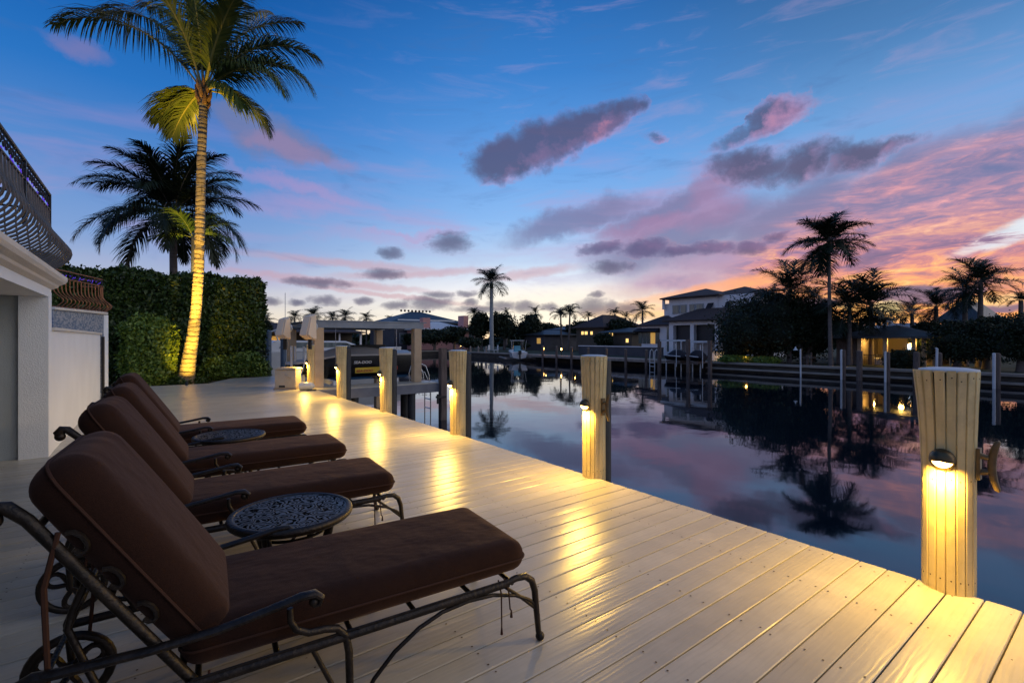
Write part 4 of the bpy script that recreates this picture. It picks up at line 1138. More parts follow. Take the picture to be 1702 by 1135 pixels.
# porch block: piers and header, set in front
px_ = [(1112, 1119), (1147, 1153), (1188, 1193)]
for a, b_ in px_: W.span((0, ly(b_), 0), (.5, ly(a), e1))
W.span((0.02, ly(1193), lz(540, 1150)), (.48, ly(1112), e1 - .02))
W.span((.5, ly(1193), 0), (.7, ly(1192), e1)); 
W.span((.9, ly(1105), 0), (9, yB + .3, e1))                  # link
W.span((1.5, yC, 0), (9, yD, e0 + .05))                       # left wing
W.span((3.2, ly(1252, 49.2), 0), (10, ly(1112, 49.2), lz(497, 1120, 49.2)))   # upper storey mass
W.span((3.0, ly(1192, 49), e1), (3.4, ly(1113, 49), lz(497, 1120, 49.2) - .05))
W.build('wall', 'housew', t)
mb = MB(); mb.hip(0, 4.5, ly(1262), yB, e1, e1 + 1.3, .55); mb.build('roof', 'rooftile', t)
mb = MB(); mb.hip(1.5, 9, yC - .2, yD, e0, e0 + 1.35, .45); mb.build('roof', 'rooftile', t)
zt = lz(497, 1120, 49.2)
mb = MB(); mb.hip(3.0, 9, ly(1192, 49.2), ly(1112, 49.2), zt + .1, zt + 1.2, .7); mb.build('roof', 'rooftile', t)
mb = MB(); mb.hip(4.2, 10, ly(1250, 49.2), ly(1170, 49.2), zt + .0, zt + 1.15, .8); mb.build('roof', 'rooftile', t)
for a, b_ in ((1119.5, 1146.5), (1153.5, 1187.5)):
    z1_ = lz(540, (a + b_) / 2)
    mb = MB(); mb.span((.55, ly(b_), lz(566, (a + b_) / 2)), (.60, ly(a), z1_)); mb.build('porch_screen', 'screen', t)
    mb = MB(); mb.span((3.4, ly(b_), .3), (3.45, ly(a), lz(568, (a + b_) / 2))); mb.build('window', 'glass', t)
for (a, b_) in ((1118, 1130), (1131, 1142), (1146, 1156), (1157, 1170)):
    z0_, z1_ = lz(521, 1140, 49), lz(506, 1140, 49)
    mb = MB(); mb.span((2.92, ly(b_, 49), z0_), (2.99, ly(a, 49), z1_)); fr_ = mb.build('window', simple('window_frame', (.35, .36, .37), .6) if 'wf' not in M else M['wf'], t)
    mb = MB(); mb.span((2.88, ly(b_, 49) + .12, z0_ + .1), (2.915, ly(a, 49) - .12, z1_ - .08)); mb.build('pane', 'glass', fr_)
for a, b_ in ((1178, 1188), (1208, 1217)):
    z1_ = lz(502, a, 49.2)
    mb = MB(); mb.prism([(3.15, z1_), (3.17, z1_ + .08), (2.5, z1_ - .75), (2.45, z1_ - .85)], ly(b_, 49.2), ly(a, 49.2)); mb.build('awning', 'awning', t)
    mb = MB(); mb.span((3.1, ly(b_, 49.2) + .1, z1_ - 1.1), (3.17, ly(a, 49.2) - .1, z1_ - .05)); mb.build('window', 'glass', t)
# left wing glazing
z0_, z1_ = lz(571, 1078, 47.5), lz(553, 1078, 47.5)
for i, (a, b_, mm) in enumerate(((1062, 1068, 'glass'), (1069, 1074.5, 'glass'), (1075.5, 1081, 'glass'), (1082, 1089, 'warmdim'), (1090, 1096, 'glass'))):
    mb = MB(); mb.span((1.42, ly(b_, 47.5), z0_), (1.47, ly(a, 47.5), z1_)); mb.build('window', mm, t)
mb = MB(); mb.prism([(1.49, z1_ + .55), (1.49, z1_ - .02), (.7, z1_ + .12), (.7, z1_ + .2)], ly(1097, 47.5), ly(1059, 47.5)); mb.build('awning', 'awning', t)
mb = MB(); mb.span((.82, ly(1111, 46.8), .5), (.88, ly(1108, 46.8), lz(544, 1109, 46.8))); mb.build('window', 'glass', t)
mb = MB(); mb.span((2.95, ly(1104.5, 49), e1 + 1.5), (3.15, ly(1101, 49), zt + .1)); mb.span((3.3, ly(1112, 49.2), e1), (9, ly(1103, 49.2), zt - .5)); mb.build('stair_tower', 'housew', t)
# terrace wall and lit planter wall before the villa
Xw = 41.5
def wallrun(name, label, X_, a, b_, ptop, m, dz=0., th=.3, cat='wall'):
    ya, yb = at(b_, X_)[1], at(a, X_)[1]
    t_ = thing(name, label, cat, (X_, ya, G1))
    h_ = zz(ptop, at((a + b_) / 2, X_)[2]) - G1
    mb = MB(); mb.span((0, 0, 0), (th, yb - ya, h_)); mb.build('face', m, t_)
    mb = MB(); mb.span((-.06, -.05, h_ + .002), (th + .06, yb - ya + .05, h_ + .09)); mb.build('coping', 'housew', t_)
    return t_
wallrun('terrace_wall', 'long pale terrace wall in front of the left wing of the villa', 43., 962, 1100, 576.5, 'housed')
t = wallrun('planter_wall', 'low garden wall washed by warm light at the right foot of the villa', 40.2, 1182, 1216, 585, 'housew')
# --- lights along that wall: real lamps
def warmspot(loc, e, name='garden_lamp', c=(1., .6, .16), r=.1):
    ld_ = bpy.data.lights.new(name, 'POINT'); ld_.energy = e; ld_.color = c; ld_.shadow_soft_size = r
    o_ = bpy.data.objects.new(name, ld_); col.objects.link(o_); o_.location = loc; return o_
for k, p_ in enumerate((1190, 1205)):
    x, y, d = at(p_, 39.6); warmspot((x, y, G1 + .25), 7)
# --- other far houses
def cottage(name, label, X_, a, b_, pe, pr_, wm, rm, deep=8, wins=(), over=.6, cat='house', base=G1):
    ya, yb = at(b_, X_)[1], at(a, X_)[1]; d = at((a + b_) / 2, X_)[2]
    t_ = thing(name, label, cat, (X_, ya, base))
    e_ = zz(pe, d) - base; r_ = zz(pr_, d + deep * .4) - base
    mb = MB(); mb.span((0, 0, 0), (deep, yb - ya, e_)); mb.build('wall', wm, t_)
    mb = MB(); mb.hip(0, deep, 0, yb - ya, e_ + .1, max(e_ + .6, r_), over); mb.build('roof', rm, t_)
    for (wa, wb, p0, p1, mm) in wins:
        y0_, y1_ = at(wb, X_)[1] - ya, at(wa, X_)[1] - ya; dd = at((wa + wb) / 2, X_)[2]
        z0__, z1__ = zz(p0, dd) - base, zz(p1, dd) - base
        mb = MB(); mb.span((-.06, y0_ - .08, z0__ - .08), (-.004, y1_ + .08, z1__ + .08)); f_ = mb.build('window', M['wf'], t_)
        mb = MB(); mb.span((-.09, y0_, z0__), (-.065, y1_, z1__)); mb.build('pane', mm, f_)
    return t_
M['wf'] = simple('window_frame', (.30, .30, .31), .6)
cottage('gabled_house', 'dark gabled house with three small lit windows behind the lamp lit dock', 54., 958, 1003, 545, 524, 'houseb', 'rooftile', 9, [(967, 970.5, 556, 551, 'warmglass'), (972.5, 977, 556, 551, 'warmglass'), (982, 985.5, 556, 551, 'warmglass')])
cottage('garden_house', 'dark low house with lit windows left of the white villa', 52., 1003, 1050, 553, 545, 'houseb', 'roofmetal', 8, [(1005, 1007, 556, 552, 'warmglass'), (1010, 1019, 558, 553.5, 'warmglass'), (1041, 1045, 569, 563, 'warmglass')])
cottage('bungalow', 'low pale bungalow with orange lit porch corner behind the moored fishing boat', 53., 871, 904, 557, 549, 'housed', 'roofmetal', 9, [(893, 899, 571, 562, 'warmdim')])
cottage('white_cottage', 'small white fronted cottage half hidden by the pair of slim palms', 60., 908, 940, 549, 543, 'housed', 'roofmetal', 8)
# big roofed mansion beyond the end of the canal
t = thing('mansion', 'wide mansion with long grey hipped roof above the right end of the lift beams', 'mansion', (atY(655, 82)[0], 82., G1))
wx = atY(768, 82)[0] - atY(655, 82)[0]
z1 = zz(536, atY(710, 82)[2]) - G1; z2 = zz(519, atY(710, 88)[2]) - G1
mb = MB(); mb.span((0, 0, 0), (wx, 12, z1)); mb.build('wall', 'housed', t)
mb = MB(); mb.hip(0, wx, 0, 12, z1, z2, .8); mb.build('roof', 'roofmetal', t)
mb = MB(); mb.span((.5, -.6, z1 + .25), (wx - 2, -.4, z1 + .5)); mb.build('gutter', 'white', t)
for i in range(9):
    mb = MB(); mb.ball((4 + i * (wx - 8) / 8, 6, z2 + .15), .22); mb.build('ridge_finial', 'rooftile', t)
for i in range(4):
    mb = MB(); mb.span((1 + i * 4.5, -.06, 1), (3 + i * 4.5, -.005, 3)); f_ = mb.build('window', M['wf'], t)
    mb = MB(); mb.span((1.15 + i * 4.5, -.09, 1.1), (2.85 + i * 4.5, -.065, 2.9)); mb.build('pane', 'glass', f_)
x, y, _ = atY(779, 76)
t = thing('pink_house', 'small pink walled house with white metal roof left of the royal palm', 'house', (x - 9.5, 76., G1))
mb = MB(); mb.span((0, 0, 0), (9.5, 8, 3.6)); mb.span((8.4, -.05, 3.62), (9.4, 2, 6.2)); mb.span((.2, -.05, 3.62), (1.6, 1.2, 5.6)); mb.build('wall', 'pinkwall', t)
mb = MB(); mb.hip(0, 9.5, 0, 8, 3.65, 5.1, .6); mb.build('roof', 'white', t)
# pavilion
X = 42.; 
_, yr, dr = at(1556, X); _, yl, dl = at(1388, X)
t = thing('garden_pavilion', 'low pavilion with dark hipped roof and yellow lit open room on the right bank', 'pavilion', (X, yr, G1))
def ly(px, XX=X): return at(px, XX)[1] - yr
ev = zz(562, at(1470, X)[2]) - G1; wd = yl - yr
mb = MB(); mb.hip(-.2, 7, 0, wd, ev + .12, zz(541, at(1470, 45)[2]) - G1, .5); mb.build('roof', 'roofmetal', t)
mb = MB(); mb.span((4.5, .2, 0), (4.7, wd - .2, ev)); mb.span((0.2, ly(1425), 0), (4.5, ly(1425) + .15, ev)); mb.build('wall', 'houseb', t)
mb = MB(); mb.span((.25, ly(1425) + .15, 0), (.35, wd, ev)); mb.build('timber_screen', 'wood', t)
for p_ in (1428, 1471, 1518, 1535, 1555):
    mb = MB(); mb.span((0, ly(p_) - .12, 0), (.22, ly(p_) + .12, ev)); mb.build('column', 'post', t)
mb = MB()
for z in (.75, ): mb.span((.05, ly(1470), z), (.12, ly(1430), z + .05))
for i in range(14): y_ = ly(1470) + (ly(1430) - ly(1470)) * i / 13; mb.span((.07, y_ - .01, .1), (.10, y_ + .01, .75))
mb.build('railing', 'iron', t)
mb = MB(); mb.span((4.40, ly(1487) , 1.05), (4.44, ly(1477), 1.55)); mb.build('television', 'bulbw', t)
for p_, X2 in ((1450, 43.5), (1498, 43.5), (1540, 43.5)):
    y_ = at(p_, X2)[1]
    o = warmspot((X2, y_, G1 + ev - .35), 110, 'room_lamp', (1., .56, .12), .15); 
mb = MB(); mb.lathe([(.14, ev - .62), (.09, ev - .4), (.02, ev - .36)], 12, (2.2, ly(1497), 0)); mb.build('lamp_shade', 'bulb', t)
mb = MB(); mb.box((1.6, ly(1453), .45), (1., 1.5, .1)); mb.box((1.6, ly(1453), .22), (.7, 1.1, .4)); 
tag(mb.build('outdoor_table', 'white', None, (X, yr, G1)), 'pale outdoor table standing in the lit pavilion room', 'table')
# cupola house behind
x, y, d = at(1450, 56.)
t = thing('cupola_house', 'white roof cupola with open windows rising behind the pavilion', 'house', (56., y, G1))
zc = zz(545, d) - G1; zt = zz(531, d) - G1
mb = MB(); mb.span((0, -4, 0), (6, 2.5, zc - .2)); mb.build('wall', 'housew', t)
mb = MB()
wq = .95
for a in (-wq, 0, wq): mb.span((.0, a - .16, zc - .2), (.3, a + .16, zt)); mb.span((1.7, a - .16, zc - .2), (2., a + .16, zt))
mb.span((0, -wq - .15, zc - .2), (2, wq + .15, zc + .25)); mb.span((0, -wq - .15, zt - .25), (2, wq + .15, zt)); mb.build('cupola', 'housew', t)
mb = MB(); mb.hip(0, 2, -wq, wq, zt + .05, zt + .45, .35); mb.build('cupola_roof', 'rooftile', t)
mb = MB(); mb.span((.1, -3.9, zc - .15), (3, -1.2, zc + .4)); mb.build('parapet', 'housew', t)
cottage('grey_house', 'grey pyramid roof showing above the dark trees at the right edge', 52., 1570, 1625, 535, 503, 'housed', 'roofmetal', 9)
cottage('rear_villa', 'white walled villa wing glimpsed through the big dark tree', 60., 1262, 1300, 513, 500, 'housew', 'rooftile', 9)

# ================= far palms
def farpalm(label, px, X_, pyc, rad_px, style='coco', name='coconut_palm', n=20, leanpx=0., depth=None, trunk_r=.16, tm='trunkd', nl=22, grp='palms across the canal', base=G1):
    if depth: x, y, d = atd(px, depth)
    else: x, y, d = at(px, X_)
    Rr = rad_px / FL * d
    h = zz(pyc, d) - base
    lean = Vector((CS, -SN, 0)) * (leanpx / FL * d)
    fr_ = []
    for i in range(n):
        a = 2 * PI * i / n * 2.6 + rnd.uniform(-.2, .2)
        k = i / n
        if style == 'coco': e = R(84 - 128 * k + rnd.uniform(-9, 9)); dr_ = R(rnd.uniform(55, 90)) * (1 - .35 * k)
        else: e = R(84 - 80 * k + rnd.uniform(-6, 6)); dr_ = R(rnd.uniform(105, 140)) * (1 - .35 * k)
        fr_.append((a, e, Rr * rnd.uniform(.92, 1.28), dr_))
    path_ = [lean * -1 * (1 - u) ** 2 + Vector((0, 0, h * u)) for u in (0, .2, .4, .6, .8, 1)]
    rs_ = [trunk_r * k for k in (1.35, 1.1, 1., .95, .85, .75)]
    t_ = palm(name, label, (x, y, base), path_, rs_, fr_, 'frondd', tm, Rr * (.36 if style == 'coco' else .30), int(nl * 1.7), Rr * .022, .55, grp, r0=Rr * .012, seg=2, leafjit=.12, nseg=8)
    if name == 'royal_palm':
        mb = MB(); mb.lathe([(trunk_r * .8, h - Rr * .42), (trunk_r * 1.0, h - Rr * .3), (trunk_r * .6, h + .05)], 10); mb.build('crownshaft', 'frondd', t_, smooth=True)
    return t_
farpalm('tallest palm on the right bank, slim trunk and full crown above the pavilion roof', 1378, 38.6, 402, 57, n=28, leanpx=-3, trunk_r=.125, nl=34)
farpalm('pale trunked royal palm standing alone in the centre, mirrored in the canal', 817, None, 468, 29, 'coco', 'royal_palm', 24, depth=80., trunk_r=.33, tm='trunkp')
for a in ((1312, 41., 486, 58, 'coco', 'shaggy palm rising from the big dark tree right of the villa', 20, 0), (1282, 43., 505, 34, 'coco', 'lower palm on the left side of the big dark tree', 16, 0), (1352, 44., 500, 34, 'coco', 'drooping palm between the big dark tree and the tallest palm trunk', 16, 0),
          (1412, 41., 510, 60, 'coco', 'dense palm just right of the tallest trunk', 20, 0), (1448, 43., 508, 60, 'coco', 'palm with spreading feathery fronds at the right of the dense group', 26, 0),
          (1516, 50., 520, 26, 'coco', 'small palm silhouetted low in the sunset glow right of the cupola', 16, 0), (1556, 47., 510, 36, 'coco', 'broad low palm beside the grey pyramid roof', 18, 0),
          (1604, 46., 484, 42, 'coco', 'left one of the two tall palms above the grey pyramid roof', 18, 0), (1630, 45., 470, 54, 'coco', 'right and bigger one of the two tall palms above the grey pyramid roof', 20, 3),
          (1697, 47., 500, 24, 'royal', 'palm cut by the right edge of the view', 16, 0), (932, 56., 524, 20, 'royal', 'left one of the pair of slim palms near the lit dock', 14, -2), (947, 55., 521, 24, 'royal', 'right one of the pair of slim palms near the lit dock', 14, 3),
          (1068, 58., 517, 22, 'coco', 'palm silhouetted against the bright sky left of the villa roof', 16, 0), (1022, 60., 522, 16, 'royal', 'thin palm between the gabled house and the villa', 12, 0), (1040, 60., 528, 14, 'coco', 'small palm close to the left of the villa', 12, 0), (978, 60., 527, 14, 'royal', 'small palm above the dark gabled house', 12, 0),
          (890, 62., 521, 15, 'coco', 'palm head poking from the dark trees right of the royal palm', 12, 0), (842, 64., 522, 12, 'coco', 'palm head poking from the dark trees just beside the royal palm', 12, 0)):
    farpalm(a[5], a[0], a[1], a[2], a[3], a[4], 'coconut_palm' if a[4] == 'coco' else 'feather_palm', a[6], a[7])
for px, py, r_, dd, lab in ((443, 533, 15, 90, 'palm head just right of the hedge end, on the skyline'), (490, 527, 15, 95, 'palm on the skyline above the smaller motor cover'), (521, 524, 19, 92, 'bigger palm on the skyline above the larger motor cover'), (553, 528, 15, 95, 'left one of two skyline palms above the middle of the lift beam'), (574, 526, 17, 93, 'right one of two skyline palms above the middle of the lift beam'),
                        (609, 529, 14, 96, 'lone skyline palm above the right half of the lift beam'), (648, 532, 10, 100, 'smallest skyline palm just left of the mansion roof'), (788, 522, 14, 96, 'palm on the skyline between the mansion and the royal palm')):
    farpalm(lab, px, None, py, r_, 'coco', 'coconut_palm', 20, depth=dd, nl=22, grp='skyline palms beyond the end of the canal')

# ================= far trees
def tree(label, px, X_, pytop, wpx, pybot=None, n=5000, depth=None, size=None, name='broadleaf_tree', seed=0, dens=5):
    if depth: x, y, d = atd(px, depth)
    else: x, y, d = at(px, X_)
    r = wpx / 2 / FL * d; h = zz(pytop, d) - G1
    rs = random.Random(seed + int(px))
    zb = (zz(pybot, d) - G1) if pybot else h * .25
    lobes = []
    cz = (h + zb) / 2; rz_ = (h - zb) / 2
    for i in range(dens + 4):
        a = rs.uniform(0, 2 * PI); q = rs.uniform(.2, .7) * r
        s = rs.uniform(.38, .58)
        lobes.append((q * math.cos(a), q * math.sin(a), cz + rs.uniform(-.5, .48) * rz_, r * s, r * s, rz_ * rs.uniform(.4, .56)))
    lobes.append((0, 0, cz, r * .72, r * .72, rz_ * .86))
    t_ = thing(name, label, 'tree', (x, y, G1), group='dark trees across the canal')
    P, O = blob_pts(lobes, n, .5)
    P[:, 2] = np.maximum(P[:, 2], .15)
    # ragged twigs outside the mass
    k = n // 8; P[:k] += O[:k] * nrg.random((k, 1)) * r * .16
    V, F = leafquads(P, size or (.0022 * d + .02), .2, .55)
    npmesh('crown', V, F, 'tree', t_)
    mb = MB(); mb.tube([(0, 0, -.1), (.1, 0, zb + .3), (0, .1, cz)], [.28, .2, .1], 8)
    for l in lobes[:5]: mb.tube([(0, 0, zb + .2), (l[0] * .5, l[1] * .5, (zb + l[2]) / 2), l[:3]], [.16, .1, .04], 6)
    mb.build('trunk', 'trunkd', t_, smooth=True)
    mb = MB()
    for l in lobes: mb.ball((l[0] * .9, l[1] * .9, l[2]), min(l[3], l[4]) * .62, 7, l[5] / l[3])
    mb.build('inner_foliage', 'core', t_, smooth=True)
    return t_
tree('biggest dark tree, its crown hanging over the canal bank between villa and tallest palm', 1266, 41., 474, 165, 616, 19000, dens=12)
tree('dark leafy tree left of the tallest palm trunk', 1335, 42., 484, 100, 606, 10000, dens=8)
for px, X_, pt, w, lab in ((800, 47, 517, 42, 'dark tree just left of the royal palm trunk'), (838, 50, 516, 62, 'wide dark tree right of the royal palm trunk'), (880, 54, 519, 52, 'dark tree behind the moored fishing boat and bungalow'), (915, 62, 535, 46, 'low dark tree left of the pair of slim palms'),
                      (962, 62, 530, 40, 'dark tree left of the gabled house'), (1030, 56, 530, 50, 'bushy dark tree between gabled house and villa'), (1003, 50, 552, 36, 'low dark shrubby tree in front of the garden house'),
                      (1400, 52, 528, 70, 'dark tree behind the pavilion roof, left end'), (1490, 60, 540, 60, 'low dark tree behind the pavilion roof, middle'), (1545, 46, 528, 70, 'round dark tree at the right end of the pavilion'), (1590, 42, 527, 90, 'dark bank side tree under the two tall palms'), (1640, 43, 519, 80, 'dark fluffy tree right of the two tall palms'), (1698, 41, 516, 90, 'dark tree at the right edge of the view'), (1770, 42, 505, 110, 'dark tree beyond the right edge of the view')):
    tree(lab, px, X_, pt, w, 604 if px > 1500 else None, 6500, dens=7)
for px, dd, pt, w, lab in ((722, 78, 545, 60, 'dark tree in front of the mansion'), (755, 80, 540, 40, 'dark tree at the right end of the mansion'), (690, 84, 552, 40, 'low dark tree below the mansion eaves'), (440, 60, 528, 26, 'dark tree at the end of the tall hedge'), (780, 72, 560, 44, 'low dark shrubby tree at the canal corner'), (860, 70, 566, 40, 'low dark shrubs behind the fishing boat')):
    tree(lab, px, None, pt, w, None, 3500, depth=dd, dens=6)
# clipped round bush before pavilion
x, y, d = at(1503, 40.); k = d / FL
bush('round_bush', 'round clipped bush in front of the lit pavilion room', [(0, 0, .55, 24 * k, 24 * k, .75), (.5, .6, .5, .8, .8, .6)], 5000, .07, 'tree', 'bush', (x, y, G1))
# far-off wood closing the skyline
P = []
for i in range(26000):
    pass
n = 30000
ang = nrg.uniform(R(-75), R(85), n) ; rad_ = nrg.uniform(118, 150, n)
hgt = 3.6 + 1.1 * np.sin(ang * 23) + .8 * np.sin(ang * 57 + 1) + .5 * np.sin(ang * 131)
zq = nrg.random(n) * hgt
P = np.stack([np.sin(ang + YAW) * rad_, np.cos(ang + YAW) * rad_, zq + G1], 1)
V, F = leafquads(P, .75, .3, .7)
o = npmesh('distant_woodland', V, F, 'tree'); o['kind'] = 'stuff'; o['label'] = 'dark low belt of distant trees along the horizon'; o['category'] = 'woodland'

# ================= docks, pilings, boats on the far side
XS = 36.5
# marginal dock left part (px 895..1185)
ya, yb = at(1185, XS)[1], at(895, XS)[1]
t = thing('far_dock', 'long narrow timber dock with pale edge along the far bank before the villa', 'dock', (XS - 2.1, ya, G1 + .12))
mb = MB(); mb.span((0, 0, -.10), (1.9, yb - ya, 0)); mb.build('planking', 'capwood', t)
mb = MB(); mb.span((-.06, 0, -.22), (-.004, yb - ya, .015)); mb.build('edge_board', 'capwood', t)
lpx = [902, 925, 950, 977.5, 1007.6, 1040, 1074]
for i, p_ in enumerate(lpx):
    x, y, d = at(p_, XS - 2.25)
    names_ = ['first brown dock piling right of the fishing boat, lamp glowing on it', 'second brown dock piling from the fishing boat', 'third brown dock piling from the fishing boat', 'fourth brown dock piling, below the gabled house', 'fifth brown dock piling, behind the second clad post', 'sixth brown dock piling, left of the white ladder', 'seventh brown dock piling, next to the white ladder']
    t = thing('dock_piling', names_[i], 'piling', (x, y, 0), group='brown pilings of the far dock')
    zt_ = zz(575 + i * 1.1, d)
    mb = MB(); mb.lathe([(.13, WATER - .6), (.12, zt_)], 10); mb.build('shaft', 'wood', t, smooth=True)
    mb = MB(); mb.lathe([(.14, zt_ + .002), (.13, zt_ + .03), (.02, zt_ + .05)], 10); mb.build('cap', 'capwood', t)
    if i in (0, 2, 4):
        warmspot((x + .3, y - .2, G1 + .75), 3.2, 'dock_lamp', (1, .5, .1), .04)
for p_, lab in ((933, 'bright bare bulb lamp standing on the far dock'), (903.5, 'glowing lamp low on the first far dock piling'), (779, 'small lamp glowing at the far canal corner'), (600.5, 'small lamp glowing on the terrace left of the lift post')):
    if p_ < 700: x, y, d = atd(p_, 60)
    elif p_ < 800: x, y, d = atY(p_ - 13, 69)
    else: x, y, d = at(p_, XS - .6)
    if p_ < 700: continue
    t = thing('path_light', lab, 'lamp', (x, y, G1 + .1), group='small path lights on the far banks')
    mb = MB(); mb.tube([(0, 0, 0), (0, 0, .62)], .03, 6); mb.build('stem', 'iron', t)
    mb = MB(); mb.lathe([(.05, .60), (.07, .66), (.06, .80), (.01, .86)], 10); mb.build('bulb', 'bulb', t, smooth=True)
    warmspot((x - .25, y - .25, G1 + .85), 3.5, 'dock_lamp', (1, .5, .1), .05)
# dock edge lights in a low string: the rail pilings left
for i, (p_, lab) in enumerate(((769, 'left post of the pale railing at the canal corner'), (782, 'middle post of the pale railing at the canal corner'), (795, 'right post of the pale railing at the canal corner'), (808, 'fourth pale railing post, beside the royal palm'))):
    x, y, d = at(p_, XS + .2); mb = MB(); mb.lathe([(.13, -.1), (.13, zz(577, d) - G1 - .1), (.02, zz(576, d) - G1)], 8)
    tag(mb.build('railing_post', 'capwood', None, (x, y, G1 + .1)), lab, 'post', 'pale railing posts at the canal corner')
# ladder
x, y, d = at(1084, XS - 2.4)
t = thing('boarding_ladder', 'white boarding ladder with hoops on the far dock in front of the villa', 'ladder', (x, y, G1 + .1), 0)
for s in (-.25, .25):
    mb = MB(); mb.tube([(.5, s, 0), (.5, s, .7), (.3, s, .95), (.05, s, .8), (0, s, .2), (0, s, -.9)], .035, 6); mb.build('rail', 'white', t)
for z in (-.2, -.5, -.8):
    mb = MB(); mb.tube([(0, -.25, z), (0, .25, z)], .03, 6); mb.build('rung', 'white', t)
# lift in front of the villa
for i, (p0, p1, pt, lab) in enumerate(((1096, 1144, 564, 'left bay of the open boat lift in front of the villa'), (1150, 1180, 566, 'right bay of the open boat lift in front of the villa'))):
    xa, y1_, d1 = at(p0, XS - 3.6); xb, y0_, d0 = at(p1, XS - 3.6)
    zt_ = zz(pt, (d0 + d1) / 2)
    t = thing('piling_lift', lab, 'boat lift', (xa, y0_, 0), group='boat lift bays before the villa')
    for yy in ((0, y1_ - y0_) if i == 0 else (0,)):
        mb = MB(); mb.box((0, yy, (zt_ + WATER - .5) / 2), (.22, .22, zt_ - WATER + .5)); mb.build('piling', 'wood', t)
    mb = MB(); mb.span((-.1, 0.2, zt_ - .16), (.1, y1_ - y0_ - (.15 if i == 0 else 0), zt_ - .02)); mb.build('beam', 'white', t)
    mb = MB(); mb.tube([(0, (y1_ - y0_) * .4, zt_ - .16), (0, (y1_ - y0_) * .4, WATER + .4)], .03, 5); mb.build('cable', 'white', t)
def covered_craft(label, pa, pb, X_, ptop, canopy='awning'):
    _, y1_, d1 = at(pa, X_); _, y0_, d0 = at(pb, X_); Lh = y1_ - y0_; d = (d0 + d1) / 2
    t_ = thing('covered_watercraft', label, 'watercraft', (X_, y0_, G1 + .15), group='covered watercraft on the villa lifts')
    zt_ = zz(ptop, d) - G1 - .15
    vs = []
    for i in range(13):
        u = i / 12; b = .62 * math.sin(PI * (.12 + .80 * u)) ** .5
        top = zt_ * (.55 + .45 * math.sin(PI * min(1, u * 1.15)) ** .8)
        vs += [(0, u * Lh, .1), (-b, u * Lh, .35), (-b * .9, u * Lh, .45 * zt_ + .1), (-.2, u * Lh, top), (.2, u * Lh, top), (b * .9, u * Lh, .45 * zt_ + .1), (b, u * Lh, .35)]
    mb = MB(); loft(mb, vs, 7); mb.build('cover', canopy, t_, smooth=True)
    mb = MB(); mb.span((-.5, .3, -.1), (.5, Lh - .3, .08)); mb.build('cradle', 'wood', t_)
    mb = MB(); mb.tube([(-.60, .2, .42), (-.64, Lh * .5, .46), (-.5, Lh * .95, .5)], .035, 6); mb.build('rub_strake', 'white', t_)
covered_craft('black covered watercraft with white stripe in the left villa lift bay', 1108, 1142, XS - 3., 581)
covered_craft('black covered watercraft in the right villa lift bay', 1144, 1172, XS - 3., 582)
for i, (p_, pt, lab) in enumerate(((1107.5, 571, 'leftmost slim white guide pole near the villa lift'), (1122.5, 571, 'slim white guide pole behind the striped watercraft'), (1132, 566, 'tallest slim white guide pole of the villa lift'), (1151, 577, 'short white guide pole near the lift middle'), (1164, 573, 'rightmost slim white guide pole of the villa lift'))):
    x, y, d = at(p_, XS - 2.5); mb = MB(); mb.tube([(0, 0, WATER - .5), (0, 0, zz(pt, d))], .05, 8)
    tag(mb.build('guide_pole', 'white', None, (x, y, 0), smooth=True), lab, 'guide pole', 'slim guide poles of the villa lift')
# right bank mooring piles and white sleeves
rp = [(1331, 581, 'white', .05, 'slim white sleeved pole under the gooseneck lamp'), (1402.5, 583, 'wood', .10, 'brown piling beside the second white pole, left of the tall palm trunk reflection'), (1398.5, 582, 'white', .06, 'white pole leaning on a brown piling right of the tallest palm trunk'),
      (1428, 584, 'wood', .16, 'thick dark piling below the left end of the lit pavilion room'), (1471.5, 585, 'white', .06, 'white pole in front of the lit pavilion room'), (1475, 586, 'wood', .13, 'dark piling right behind the pole before the lit pavilion room'), (1522.5, 586, 'wood', .16, 'thick brown piling directly left of the nearest clad post'),
      (1556, 579, 'white', .06, 'white pole rising above the left top corner of the nearest clad post'), (1560, 587, 'wood', .13, 'brown piling rising behind the top of the nearest clad post'), (1652, 588, 'white', .07, 'white pole right of the nearest clad post'), (1657, 588, 'wood', .13, 'brown piling right behind the pole right of the nearest clad post')]
for i, (p_, pt, m_, r_, lab) in enumerate(rp):
    x, y, d = at(p_, XS - (1.3 if m_ == 'white' else 1.1))
    t = thing('white_pole' if m_ == 'white' else 'bank_piling', lab, 'pole' if m_ == 'white' else 'piling', (x, y, 0), group='white poles along the right bank' if m_ == 'white' else 'brown pilings along the right bank')
    z_ = zz(pt, d)
    mb = MB(); mb.tube([(0, 0, WATER - .6), (rnd.uniform(-.03, .03), rnd.uniform(-.04, .04), z_)], r_, 10); mb.build('shaft', m_, t, smooth=True)
    mb = MB(); mb.lathe([(r_ * 1.1, z_ + .002), (r_ * .9, z_ + .03), (.01, z_ + .05)], 10); mb.build('cap', m_, t)
